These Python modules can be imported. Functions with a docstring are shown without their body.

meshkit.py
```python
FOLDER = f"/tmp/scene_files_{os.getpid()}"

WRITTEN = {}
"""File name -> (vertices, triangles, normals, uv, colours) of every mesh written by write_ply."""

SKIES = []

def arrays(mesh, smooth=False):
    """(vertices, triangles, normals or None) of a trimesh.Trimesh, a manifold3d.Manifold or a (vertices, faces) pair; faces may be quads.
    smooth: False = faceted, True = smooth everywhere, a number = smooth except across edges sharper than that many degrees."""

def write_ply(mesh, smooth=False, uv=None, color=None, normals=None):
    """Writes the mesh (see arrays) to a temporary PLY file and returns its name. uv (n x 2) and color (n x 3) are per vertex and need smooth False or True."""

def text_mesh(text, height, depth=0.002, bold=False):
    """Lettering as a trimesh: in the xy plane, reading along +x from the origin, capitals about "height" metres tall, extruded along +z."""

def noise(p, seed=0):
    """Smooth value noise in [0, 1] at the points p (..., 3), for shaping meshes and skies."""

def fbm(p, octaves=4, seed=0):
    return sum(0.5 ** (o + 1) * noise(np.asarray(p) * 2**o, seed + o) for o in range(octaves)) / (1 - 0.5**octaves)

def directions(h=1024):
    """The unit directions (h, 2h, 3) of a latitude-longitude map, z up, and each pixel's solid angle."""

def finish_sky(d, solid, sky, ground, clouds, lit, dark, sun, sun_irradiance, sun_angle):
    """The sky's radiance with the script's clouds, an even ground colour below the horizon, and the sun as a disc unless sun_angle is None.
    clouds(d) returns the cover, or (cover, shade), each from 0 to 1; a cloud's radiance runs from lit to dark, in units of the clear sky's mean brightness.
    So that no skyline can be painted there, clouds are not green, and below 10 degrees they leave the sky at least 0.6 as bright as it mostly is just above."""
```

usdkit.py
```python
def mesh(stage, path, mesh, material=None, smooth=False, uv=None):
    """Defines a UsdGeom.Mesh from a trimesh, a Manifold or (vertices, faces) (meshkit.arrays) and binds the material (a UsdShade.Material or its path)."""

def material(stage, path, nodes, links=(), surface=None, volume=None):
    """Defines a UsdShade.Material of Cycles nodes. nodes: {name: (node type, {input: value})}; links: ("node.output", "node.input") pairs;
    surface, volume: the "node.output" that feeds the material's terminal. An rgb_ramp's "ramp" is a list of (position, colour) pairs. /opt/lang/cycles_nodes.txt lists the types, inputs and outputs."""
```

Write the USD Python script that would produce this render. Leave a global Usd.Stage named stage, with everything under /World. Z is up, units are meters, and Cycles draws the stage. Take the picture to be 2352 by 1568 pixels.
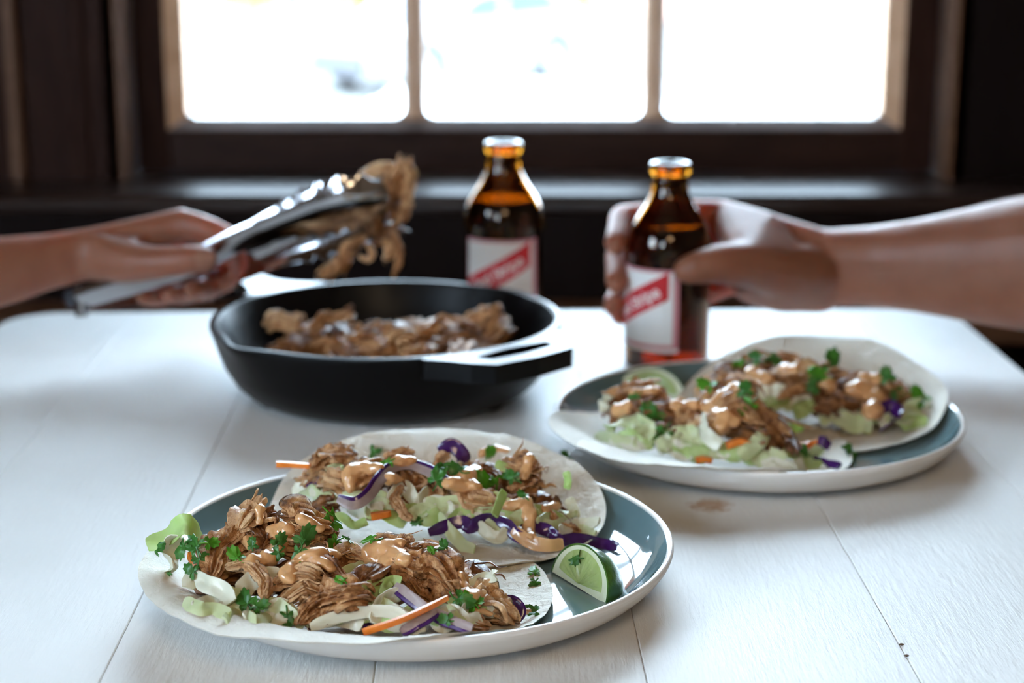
import math, random
import numpy as np
import trimesh, usdkit, meshkit
import manifold3d as m3
from manifold3d import Manifold, CrossSection
from shapely.geometry import Polygon, LineString, Point, box as sbox
from shapely import affinity
from pxr import Usd, UsdGeom, UsdLux, UsdShade, Gf, Sdf, Vt

stage = Usd.Stage.CreateInMemory()
UsdGeom.SetStageUpAxis(stage, 'Z')
UsdGeom.SetStageMetersPerUnit(stage, 1.0)
UsdGeom.Xform.Define(stage, '/World')
PI = math.pi
T = 0.75                      # height of the table top above the floor
EYE, PITCH, FPX = 0.3485, 0.2424, 4000.0      # eye above the table top, downward pitch, focal length in pixels

# ---------------------------------------------------------------- camera, sky, sun, exposure
cam = UsdGeom.Camera.Define(stage, '/World/camera')
cam.AddTranslateOp().Set(Gf.Vec3d(0, 0, T + EYE))
cam.AddRotateXOp().Set(90 - math.degrees(PITCH))
cam.CreateHorizontalApertureAttr(36.0)
cam.CreateFocalLengthAttr(36.0 * FPX / 2352)
cam.CreateFStopAttr(5.4)
cam.CreateFocusDistanceAttr(0.875)
cam.CreateClippingRangeAttr(Gf.Vec2f(0.02, 500))
cam.CreateExposureAttr(-0.27)
sky = UsdLux.DomeLight.Define(stage, '/World/sky')
sky.CreateIntensityAttr(11.5)
sky.CreateColorAttr(Gf.Vec3f(0.63, 0.81, 1.0))
sun = UsdLux.DistantLight.Define(stage, '/World/sun')
sun.CreateIntensityAttr(7.0)
sun.CreateAngleAttr(0.53)
sun.CreateColorAttr(Gf.Vec3f(1.0, 0.93, 0.82))
sun.AddRotateZOp().Set(-25)
sun.AddRotateXOp().Set(32)

lamp = UsdLux.SphereLight.Define(stage, '/World/lamp')       # the room's pendant lamp over the near end of the table, above the frame
lamp.AddTranslateOp().Set(Gf.Vec3d(0.10, -0.30, 1.70))
lamp.CreateRadiusAttr(0.20)
lamp.CreateIntensityAttr(13.0)
lamp.CreateColorAttr(Gf.Vec3f(1.0, 0.74, 0.46))

# ---------------------------------------------------------------- helpers
used = {}
def numbered(parent, name):
    k = used.get((parent, name), 0); used[(parent, name)] = k + 1
    return name if k == 0 else f'{name}_{k:03d}'
def tag(p, label=None, cat=None, group=None, kind=None):
    p = p.GetPrim() if hasattr(p, 'GetPrim') else p
    for k, v in (('label', label), ('category', cat), ('group', group), ('kind', kind)):
        if v: p.SetCustomDataByKey(k, v)
    return p
def obj(name, mesh, mat, parent=None, label=None, cat=None, group=None, kind=None, smooth=35):
    base = str(parent.GetPath()) if parent is not None else '/World'
    path = base + '/' + numbered(base, name)
    m = usdkit.mesh(stage, path, mesh, M[mat], smooth=smooth)
    return tag(m, label, cat, group, kind)
def thing(name, label, cat, loc=(0, 0, 0), rz=0.0, group=None, kind=None, rot=None):
    x = UsdGeom.Xform.Define(stage, '/World/' + numbered('/World', name))
    x.AddTranslateOp().Set(Gf.Vec3d(*map(float, loc)))
    if rz: x.AddRotateZOp().Set(math.degrees(rz))
    if rot is not None: x.AddRotateXYZOp().Set(Gf.Vec3f(*map(float, rot)))
    return tag(x, label, cat, group, kind)
def copy_of(src, name, loc, label, cat, group=None, rz=0.0, rot=None, scale=None):
    x = UsdGeom.Xform.Define(stage, '/World/' + numbered('/World', name))
    x.GetPrim().GetReferences().AddInternalReference(src.GetPath())
    x.ClearXformOpOrder()
    x = UsdGeom.Xform(x.GetPrim())
    op = x.MakeMatrixXform()
    m = np.eye(4)
    if scale is not None: m = m @ np.diag([*([scale]*3 if np.ndim(scale) == 0 else scale), 1])
    if rot is not None: m = trimesh.transformations.euler_matrix(*rot) @ m
    m = trimesh.transformations.rotation_matrix(rz, [0, 0, 1]) @ m
    m[:3, 3] = loc
    op.Set(Gf.Matrix4d(*m.T.ravel().tolist()))
    x.GetPrim().SetInstanceable(True)
    return tag(x, label, cat, group)

cP, sP = math.cos(PITCH), math.sin(PITCH)
def ray(px, py):
    x, y = (px - 1176) / FPX, -(py - 784) / FPX
    return np.array([x, cP + y * sP, -sP + y * cP])
def onz(px, py, z=0.0):       # point of the picture at height z above the table top
    r = ray(px, py); return np.array([0, 0, T + EYE]) + r * ((z - EYE) / r[2])
def atd(px, py, d):           # point of the picture at distance d in front of the camera
    r = ray(px, py); return np.array([0, 0, T + EYE]) + r * (d / r[1])

def bx(x0, x1, y0, y1, z0, z1, r=0.0):
    if r <= 0:
        return Manifold.cube([x1 - x0, y1 - y0, z1 - z0]).translate([x0, y0, z0])
    s = Manifold.cube([x1 - x0 - 2*r, y1 - y0, z1 - z0 - 2*r]).translate([x0 + r, y0, z0 + r])
    a = Manifold.cube([x1 - x0, y1 - y0 - 2*r, z1 - z0 - 2*r]).translate([x0, y0 + r, z0 + r])
    b = Manifold.cube([x1 - x0 - 2*r, y1 - y0 - 2*r, z1 - z0]).translate([x0 + r, y0 + r, z0])
    return Manifold.batch_hull([s, a, b])
def tm(m):                    # anything to a trimesh
    if isinstance(m, trimesh.Trimesh): return m
    v, f, _ = meshkit.arrays(m); return trimesh.Trimesh(v, f, process=False)
def cat_(*ms): return trimesh.util.concatenate([tm(m) for m in ms])
def extrude(poly, h, z=0.0):
    poly = poly.buffer(0)
    gs = getattr(poly, 'geoms', [poly])
    out = trimesh.util.concatenate([trimesh.creation.extrude_polygon(g, h, engine='earcut') for g in gs])
    out.apply_translation([0, 0, z]); return out
def lathe(profile, n=96, closed=True, rfun=None):
    """profile: (r, z) list going round; a ring of quads for every profile step. rfun(a, r, z) -> r"""
    p = np.asarray(profile, float); k = len(p); a = np.arange(n) * 2 * PI / n
    r = p[:, 0][:, None] * np.ones(n); z = p[:, 1][:, None] * np.ones(n)
    if rfun is not None: r, z = rfun(np.broadcast_to(a, r.shape), r, z)
    v = np.stack([r * np.cos(a), r * np.sin(a), z], -1).reshape(-1, 3)
    f = []
    for i in range(k if closed else k - 1):
        j = (i + 1) % k
        for t in range(n):
            u = (t + 1) % n
            f.append((i*n + t, i*n + u, j*n + u)); f.append((i*n + t, j*n + u, j*n + t))
    return trimesh.Trimesh(v, f, process=False)
def smooth_path(pts, n=8):
    """Catmull-Rom through points"""
    p = np.asarray(pts, float); p = np.vstack([2*p[0] - p[1], p, 2*p[-1] - p[-2]]); out = []
    for i in range(1, len(p) - 2):
        for t in np.arange(n) / n:
            a, b, c, d = p[i-1:i+3]
            out.append(.5 * (2*b + (c - a)*t + (2*a - 5*b + 4*c - d)*t*t + (3*b - a - 3*c + d)*t**3))
    out.append(p[-2]); return np.array(out)
def frames(path, up=(0, 0, 1), roll=None):
    p = np.asarray(path, float); t = np.gradient(p, axis=0); t /= np.linalg.norm(t, axis=1)[:, None] + 1e-12
    u = np.asarray(up, float); A = []
    for i in range(len(p)):
        s = np.cross(t[i], u); l = np.linalg.norm(s)
        s = s / l if l > 1e-4 else (A[-1] if A else np.cross(t[i], [1, 0, 0.1]))
        A.append(s); un = np.cross(s, t[i]); u = .6 * un + .4 * u if l > 1e-4 else u
    A = np.array(A); A /= np.linalg.norm(A, axis=1)[:, None]; B = np.cross(A, t)
    if roll is not None:
        c, s = np.cos(roll)[:, None], np.sin(roll)[:, None]; A, B = c*A + s*B, -s*A + c*B
    return t, A, B
def sweep(path, section, scale=None, up=(0, 0, 1), roll=None):
    """closed tube: section (k,2) swept on path; scale per point (n,) or (n,2)"""
    p = np.asarray(path, float); n = len(p); t, A, B = frames(p, up, roll)
    s = np.asarray(section, float); k = len(s)
    sc = np.ones((n, 2)) if scale is None else (np.asarray(scale, float) if np.ndim(scale) == 2 else np.repeat(np.asarray(scale, float)[:, None], 2, 1))
    v = p[:, None] + A[:, None] * (s[None, :, 0] * sc[:, :1])[..., None] + B[:, None] * (s[None, :, 1] * sc[:, 1:])[..., None]
    v = v.reshape(-1, 3); f = []
    for i in range(n - 1):
        for j in range(k):
            q = (j + 1) % k
            f += [(i*k + j, i*k + q, (i+1)*k + q), (i*k + j, (i+1)*k + q, (i+1)*k + j)]
    c0, c1 = len(v), len(v) + 1
    v = np.vstack([v, v[:k].mean(0), v[-k:].mean(0)])
    for j in range(k):
        q = (j + 1) % k; f += [(c0, q, j), (c1, (n-1)*k + j, (n-1)*k + q)]
    return trimesh.Trimesh(v, f, process=False)
def ring(k=10, a=1.0, b=1.0):
    t = np.arange(k) * 2 * PI / k; return np.stack([a*np.cos(t), b*np.sin(t)], 1)
def chain(pts, radii, seg=16):
    """hulls of the spheres at consecutive joints"""
    sp = [Manifold.sphere(r, seg).translate([float(c) for c in p]) for p, r in zip(pts, radii)]
    return [Manifold.batch_hull([sp[i], sp[i+1]]) for i in range(len(sp) - 1)]

# ---------------------------------------------------------------- materials
M = {}
def mat(name, color, rough=0.5, spec=0.5, noise=None, bump=None, scale=(1, 1, 1), coord='position', **kw):
    """noise: (scale, colour2[, detail, lo, hi]); bump: (scale, strength, distance[, detail]); scale stretches both"""
    nodes = {'p': ('principled_bsdf', {'base_color': color, 'roughness': rough, 'specular_ior_level': spec, **kw})}
    links = []
    if noise or bump:
        if coord == 'position': nodes['c'] = ('geometry', {}); src = 'c.position'
        else: nodes['c'] = ('texture_coordinate', {}); src = 'c.object'
        nodes['m'] = ('mapping', {'scale': scale}); links.append((src, 'm.vector'))
    if noise:
        sc, c2, *r = noise; det, lo, hi = (r + [4, .35, .65][len(r):])
        nodes['n'] = ('noise_texture', {'scale': sc, 'detail': det, 'roughness': .6})
        nodes['r'] = ('rgb_ramp', {'ramp': [(0, color), (lo, color), (hi, c2), (1, c2)]})
        links += [('m.vector', 'n.vector'), ('n.fac', 'r.fac'), ('r.color', 'p.base_color')]
    if bump:
        sc, st, di, *r = bump
        nodes['bn'] = ('noise_texture', {'scale': sc, 'detail': r[0] if r else 4, 'roughness': .6})
        nodes['b'] = ('bump', {'strength': st, 'distance': di})
        links += [('m.vector', 'bn.vector'), ('bn.fac', 'b.height'), ('b.normal', 'p.normal')]
    M[name] = usdkit.material(stage, '/World/Looks/' + name, nodes, links, surface='p.BSDF')
    return M[name]
UsdGeom.Scope.Define(stage, '/World/Looks')
mat('dark_wood', (.022, .0085, .006), .5, .08, noise=(9, (.036, .015, .010), 5), bump=(14, .25, .004), scale=(6, 6, 1))
mat('sill_wood', (.020, .011, .009), .30, .36, noise=(9, (.030, .017, .013), 5), bump=(20, .2, .003), scale=(1, 6, 6))
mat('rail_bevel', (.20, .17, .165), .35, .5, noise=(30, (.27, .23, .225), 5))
mat('dark_wood_flat', (.022, .0095, .007), .45, .12, noise=(9, (.034, .015, .010), 5), bump=(20, .2, .003), scale=(1, 6, 6))
mat('black_wood', (.006, .003, .003), .6, .08, noise=(9, (.008, .0045, .004), 5), scale=(6, 6, 1))
mat('brown_wood', (.115, .055, .030), .5, .25, noise=(8, (.16, .080, .045), 5), scale=(1, 6, 6))
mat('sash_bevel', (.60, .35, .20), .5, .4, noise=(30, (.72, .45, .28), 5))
mat('plaster', (.20, .13, .08), .8, .2)
mat('floor_wood', (.10, .06, .035), .45, .4, noise=(5, (.15, .09, .05), 5), scale=(8, 1, 1))
mat('street', (.098, .096, .091), .9, .2, noise=(.6, (.125, .122, .115), 5))
mat('car_paint', (.24, .24, .245), .3, .4, coat_weight=.3)
mat('car_glass', (.05, .08, .12), .1, .6)
mat('car_trim', (.05, .05, .055), .6, .4)
mat('tire', (.03, .03, .03), .8, .3)
mat('wheel_metal', (.5, .5, .52), .3, .5, metallic=.8)
mat('amber_lamp', (.9, .25, .03), .3)
mat('red_lamp', (.75, .03, .04), .3)
mat('leaf_green', (.16, .28, .04), .6, .3, noise=(4, (.35, .38, .06), 4))
mat('bark', (.12, .08, .05), .8, .2)
mat('pink_brick', (.55, .32, .26), .8, .2)
mat('far_window', (.15, .18, .22), .2, .5)
# white painted table boards: brushed gloss paint, worn here and there down to the wood
SPOT = tuple(onz(1632, 1160, 0))      # a worn patch in the paint between the plates
def table_paint(name, seed):
    nd = {'g': ('geometry', {}), 'm': ('mapping', {'scale': (5.0, 0.7, 1), 'location': (seed, seed * .37, 0)}),
          'n1': ('noise_texture', {'scale': 60, 'detail': 6, 'roughness': .62}),
          'n2': ('noise_texture', {'scale': 42, 'detail': 5, 'roughness': .65, 'distortion': .6}),
          'n3': ('noise_texture', {'scale': 7, 'detail': 3, 'roughness': .5}),
          'n4': ('noise_texture', {'scale': 5.2, 'detail': 8, 'roughness': .7}),
          'mul': ('math', {'math_type': 'multiply', 'value2': .55}), 'add': ('math', {'math_type': 'multiply_add', 'value2': 1.0}),
          'b': ('bump', {'strength': .55, 'distance': .0010}),
          'tone': ('rgb_ramp', {'ramp': [(0, (.70, .69, .66)), (.4, (.76, .755, .73)), (.7, (.80, .795, .775)), (1, (.82, .815, .80))]}),
          'wear': ('rgb_ramp', {'ramp': [(0, (0, 0, 0)), (.70, (0, 0, 0)), (.80, (1, 1, 1)), (1, (1, 1, 1))]}),
          'mix': ('mix', {'mix_type': 'mix', 'color2': (.36, .20, .10)}),
          'sp': ('vector_math', {'math_type': 'distance', 'vector2': SPOT}), 'sr': ('map_range', {'from_min': .004, 'from_max': .026, 'to_min': 1.0, 'to_max': 0.0, 'clamp': True}),
          'n5': ('noise_texture', {'scale': 150, 'detail': 5, 'roughness': .7}), 'sm': ('math', {'math_type': 'multiply'}), 'sw': ('rgb_ramp', {'ramp': [(0, (0, 0, 0)), (.26, (0, 0, 0)), (.42, (.8, .8, .8)), (1, (1, 1, 1))]}), 'mx2': ('mix', {'mix_type': 'mix', 'color2': (.40, .22, .10)}),
          'rr': ('map_range', {'from_min': .3, 'from_max': .7, 'to_min': .40, 'to_max': .56}),
          'p': ('principled_bsdf', {'specular_ior_level': .08})}
    ln = [('g.position', 'm.vector'), ('m.vector', 'n1.vector'), ('g.position', 'n2.vector'), ('g.position', 'n3.vector'), ('g.position', 'n4.vector'),
          ('n2.fac', 'mul.value1'), ('n1.fac', 'add.value1'), ('mul.value', 'add.value3'), ('add.value', 'b.height'), ('b.normal', 'p.normal'),
          ('n3.fac', 'tone.fac'), ('n4.fac', 'wear.fac'), ('wear.color', 'mix.fac'), ('tone.color', 'mix.color1'), ('g.position', 'sp.vector1'), ('sp.value', 'sr.value'), ('g.position', 'n5.vector'), ('sr.result', 'sm.value1'), ('n5.fac', 'sm.value2'), ('sm.value', 'sw.fac'), ('sw.color', 'mx2.fac'), ('mix.color', 'mx2.color1'), ('mx2.color', 'p.base_color'),
          ('n3.fac', 'rr.value'), ('rr.result', 'p.roughness')]
    M[name] = usdkit.material(stage, '/World/Looks/' + name, nd, ln, surface='p.BSDF')
for k in range(3): table_paint(f'table_paint_{"abc"[k]}', 3.1 * k)
mat('table_under', (.70, .68, .64), .4, .4)
mat('plate_white', (.84, .82, .78), .12, .5, noise=(60, (.82, .79, .74), 4), coat_weight=.3)
mat('plate_glaze', (.125, .200, .215), .06, .6, noise=(14, (.150, .230, .245), 4), coat_weight=.5)
mat('cast_iron', (.0022, .0022, .0026), .33, .16, bump=(900, .25, .0004, 3))
def glass(name, color, rough=0.0, ior=1.5):
    M[name] = usdkit.material(stage, '/World/Looks/' + name, {'p': ('principled_bsdf', {'base_color': color, 'roughness': rough, 'ior': ior, 'transmission_weight': 1.0})}, surface='p.BSDF')
glass('amber_glass', (.27, .105, .007)); glass('beer', (.28, .075, .005), 0, 1.34)
M['pane_glass'] = usdkit.material(stage, '/World/Looks/pane_glass',
    {'t': ('transparent_bsdf', {'color': (.98, .99, .985)}), 'g': ('glossy_bsdf', {'color': (1, 1, 1), 'roughness': .0}), 'f': ('fresnel', {'IOR': 1.45}),
     'x': ('mix_closure', {})}, [('f.fac', 'x.fac'), ('t.BSDF', 'x.closure1'), ('g.BSDF', 'x.closure2')], surface='x.closure')
mat('paper', (.78, .78, .76), .55, .3); mat('label_red', (.50, .012, .018), .5, .35); mat('label_pink', (.55, .22, .24), .5, .3)
mat('steel', (.50, .50, .52), .13, .5, metallic=1.0); mat('black_rubber', (.012, .014, .025), .4, .5)
# ---------------------------------------------------------------- the room
WX0, WX1, WY = -.450, .5065, 2.10          # clear opening between the jambs; plane of the lower sash
WZ0, WZ1 = T + .0435, T + 1.74              # sill top, head
RX0, RX1, RY0, RY1, RH = -1.75, 1.85, -1.7, 2.04, 2.65
def wall(name, m, mat_): return obj(name, m, mat_, kind='structure', smooth=False)
obj('floor', bx(RX0 - .15, RX1 + .15, RY0 - .15, RY1 + .2, -.12, 0), 'floor_wood', kind='structure', smooth=False)
obj('ceiling', bx(RX0 - .15, RX1 + .15, RY0 - .15, RY1 + .2, RH, RH + .12), 'plaster', kind='structure', smooth=False)
obj('wall_back', bx(RX0, RX1, RY1, RY1 + .16, 0, RH) - bx(WX0 - .004, WX1 + .004, RY1 - .1, RY1 + .3, WZ0 - .04, WZ1 + .004), 'black_wood', kind='structure', smooth=False)
LW = (-.80, .12, T + .20, T + 1.28)
obj('wall_left', bx(RX0 - .15, RX0, RY0, RY1 + .16, 0, RH) - bx(RX0 - .3, RX0 + .1, LW[0], LW[1], LW[2], LW[3]), 'plaster', kind='structure', smooth=False)
obj('wall_right', bx(RX1, RX1 + .15, RY0, RY1 + .16, 0, RH), 'plaster', kind='structure', smooth=False)
FW = (-1.35, -.85, T + .35, T + 1.15)
obj('wall_front', bx(RX0, RX1, RY0 - .15, RY0, 0, RH) - bx(FW[0], FW[1], RY0 - .3, RY0 + .1, FW[2], FW[3]), 'plaster', kind='structure', smooth=False)

# window_1: double-hung sash window with three panes across, dark stained wood
w1 = thing('window_1', 'dark wood sash window with three panes across behind the table', 'window', kind='structure')
jl = bx(WX0 - .02, WX0, RY1 - .02, RY1 + .16, WZ0 - .03, WZ1); jr = bx(WX1, WX1 + .02, RY1 - .02, RY1 + .16, WZ0 - .03, WZ1)
obj('jamb', jl, 'brown_wood', w1, smooth=False); obj('jamb', jr, 'brown_wood', w1, smooth=False)
obj('head', bx(WX0 - .02, WX1 + .02, RY1 - .02, RY1 + .16, WZ1, WZ1 + .03), 'dark_wood', w1, smooth=False)
GX0, GX1 = -.391, .444
pitch = (GX1 - GX0 + .025) / 3
def sash(z0, rail_lo, rail_hi, z1, y, rows):
    """one sash: rails, stiles, muntins, a panes' bevel on every side of each pane"""
    bev = .020
    obj('stile', bx(WX0 + .002, GX0 - bev, y - .02, y + .02, z0, z1, .003), 'dark_wood', w1, smooth=False)
    obj('stile', bx(GX1 + bev, WX1 - .002, y - .02, y + .02, z0, z1, .003), 'dark_wood', w1, smooth=False)
    zb, zt = z0 + rail_lo, z1 - rail_hi
    obj('rail', bx(GX0 - bev - .001, GX1 + bev + .001, y - .0202, y + .02, z0, zb - .012, .003), 'dark_wood_flat', w1, smooth=False)
    obj('rail', bx(GX0 - bev - .001, GX1 + bev + .001, y - .0202, y + .02, zt + .012, z1, .003), 'dark_wood_flat', w1, smooth=False)
    def moulding(poly, z, h):               # upright strip whose section is given in x, y
        return extrude(poly, h, z)
    obj('bevel', moulding(Polygon([(GX0 - bev, y - .02), (GX0, y - .004), (GX0, y + .02), (GX0 - bev, y + .02)]), zb - .012, zt - zb + .024), 'sash_bevel', w1, smooth=False)
    obj('bevel', moulding(Polygon([(GX1 + bev, y - .02), (GX1, y - .004), (GX1, y + .02), (GX1 + bev, y + .02)]), zb - .012, zt - zb + .024), 'sash_bevel', w1, smooth=False)
    for zz, sg in ((zb, -1), (zt, 1)):
        p = Polygon([(y - .02, zz + sg*.012), (y - .004, zz), (y + .02, zz), (y + .02, zz + sg*.012)])
        e = extrude(p, GX1 - GX0 + 2*bev)
        e.apply_transform(np.array([[0, 0, 1, GX0 - bev], [1, 0, 0, 0], [0, 1, 0, 0], [0, 0, 0, 1.]]))
        obj('bevel', e, 'rail_bevel', w1, smooth=False)
    ph = (zt - zb + .022) / rows
    for i in range(1, 3):
        x = GX0 + i * pitch - .0125
        p = Polygon([(x - .005, y - .02), (x + .005, y - .02), (x + .0125, y - .006), (x + .0125, y + .02), (x - .0125, y + .02), (x - .0125, y - .006)])
        obj('muntin', moulding(p, zb, zt - zb), 'sash_bevel', w1, smooth=False)
    for j in range(1, rows):
        zz = zb + j * ph - .011
        p = Polygon([(y - .0198, zz - .005), (y - .0198, zz + .005), (y - .006, zz + .0125), (y + .02, zz + .0125), (y + .02, zz - .0125), (y - .006, zz - .0125)])
        e = extrude(p, GX1 - GX0); e.apply_transform(np.array([[0, 0, 1, GX0], [1, 0, 0, 0], [0, 1, 0, 0], [0, 0, 0, 1.]]))
        obj('muntin', e, 'sash_bevel', w1, smooth=False)
    for i in range(3):
        for j in range(rows):
            x0 = GX0 + i * pitch; z0_ = zb + j * ph
            hw, hh = (pitch - .025) / 2, (ph - .022) / 2
            q = np.array([(-hw - .003, 0, -hh - .003), (hw + .003, 0, -hh - .003), (hw + .003, 0, hh + .003), (-hw - .003, 0, hh + .003)])
            q = np.vstack([q, q + [0, .003, 0]]) + [x0 + hw, y + .002, z0_ + hh]
            obj('pane', (q, np.array([[0, 1, 2, 3], [7, 6, 5, 4], [0, 4, 5, 1], [1, 5, 6, 2], [2, 6, 7, 3], [3, 7, 4, 0]])), 'pane_glass', w1, smooth=False)
            if z0_ < T + .3:                # putty that rounds the corners of the panes
                for sx in (-1, 1):
                    for sz in (-1, 1):
                        cx, cz, rr = x0 + hw + sx*hw, z0_ + hh + sz*hh, .013
                        a = np.linspace(0, PI/2, 6); pts = [(cx, cz)] + [(cx - sx*rr*(1 - math.sin(t)), cz - sz*rr*(1 - math.cos(t))) for t in a]
                        e = extrude(Polygon(pts), .006); e.apply_transform(np.array([[1, 0, 0, 0], [0, 0, 1, y - .0045], [0, 1, 0, 0], [0, 0, 0, 1.]]))
                        obj('putty', e, 'sash_bevel', w1, smooth=False)
sash(WZ0 + .0004, .0630, .035, T + .90, WY, 2)
sash(T + .875, .035, .05, WZ1 - .002, WY + .042, 2)

# casing, sill, panelling below it
def trim(n, m, mat_, label): obj(f'trim_{n}', m, mat_, label=label, kind='structure', smooth=False)
YC = 2.02
trim(1, bx(-.5655, WX0 - .003, YC, RY1, WZ0 - .01, WZ1 + .12, .004) + bx(-.505, -.49, YC - .006, YC + .01, WZ0 - .01, WZ1 + .1, .003), 'dark_wood', 'dark stained window casing to the left of the window')
trim(2, bx(WX1 + .003, .64, YC, RY1, WZ0 - .01, WZ1 + .12, .004), 'black_wood', 'dark stained window casing to the right of the window')
trim(3, bx(-.5655, .64, YC, RY1, WZ1 + .031, WZ1 + .15, .004), 'dark_wood', 'dark stained head casing above the window')
trim(4, bx(-.90, .95, 1.905, 2.125, T + .022, T + .0435, .006), 'sill_wood', 'dark glossy wooden window sill below the panes')
trim(5, bx(-.582, -.5660, YC - .012, RY1, WZ0 - .005, WZ1 + .15, .003), 'brown_wood', 'narrow brown bead along the outer edge of the left casing')
trim(6, bx(RX0 + .01, RX1 - .01, 1.80, 1.9148, T - .102, T - .0757, .006), 'brown_wood', 'brown wooden ledge running along the panelling below the sill')
trim(8, bx(RX0 + .01, RX1 - .01, 1.915, RY1 - .001, T - .12, T + .0215), 'black_wood', 'dark wooden panelling between the sill and the ledge')
trim(7, bx(RX0 + .01, -.583, YC + .005, RY1, T - .08, RH - .01), 'dark_wood', 'reddish dark board on the wall left of the window casing')
obj('baseboard_back', bx(RX0 + .01, RX1 - .01, 2.015, RY1, 0, .16, .004), 'dark_wood_flat', kind='structure', smooth=False)
for nm, (a, b, c, d), horiz in (('window_2', LW, 0), ('window_3', FW, 1)):
    w = thing(nm, None, None, kind='structure')
    o = bx(a, b, -.03, .03, c, d)
    for i in range(2):
        for j in range(2):
            wa, wb = a + .06 + i*(b - a - .09)/2, a + .06 + i*(b - a - .09)/2 + (b - a - .15)/2
            za, zb = c + .06 + j*(d - c - .09)/2, c + .06 + j*(d - c - .09)/2 + (d - c - .15)/2
            o = o - bx(wa, wb, -.1, .1, za, zb)
    R = np.eye(4)
    if horiz: R[:3, 3] = (0, RY0 - .07, 0)
    else: R = np.array([[0, 1, 0, RX0 - .07], [1, 0, 0, 0], [0, 0, 1, 0], [0, 0, 0, 1.]])
    o = tm(o); o.apply_transform(R)
    if not horiz: o.invert()
    obj('frame', o, 'dark_wood', w, smooth=False)

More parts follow.
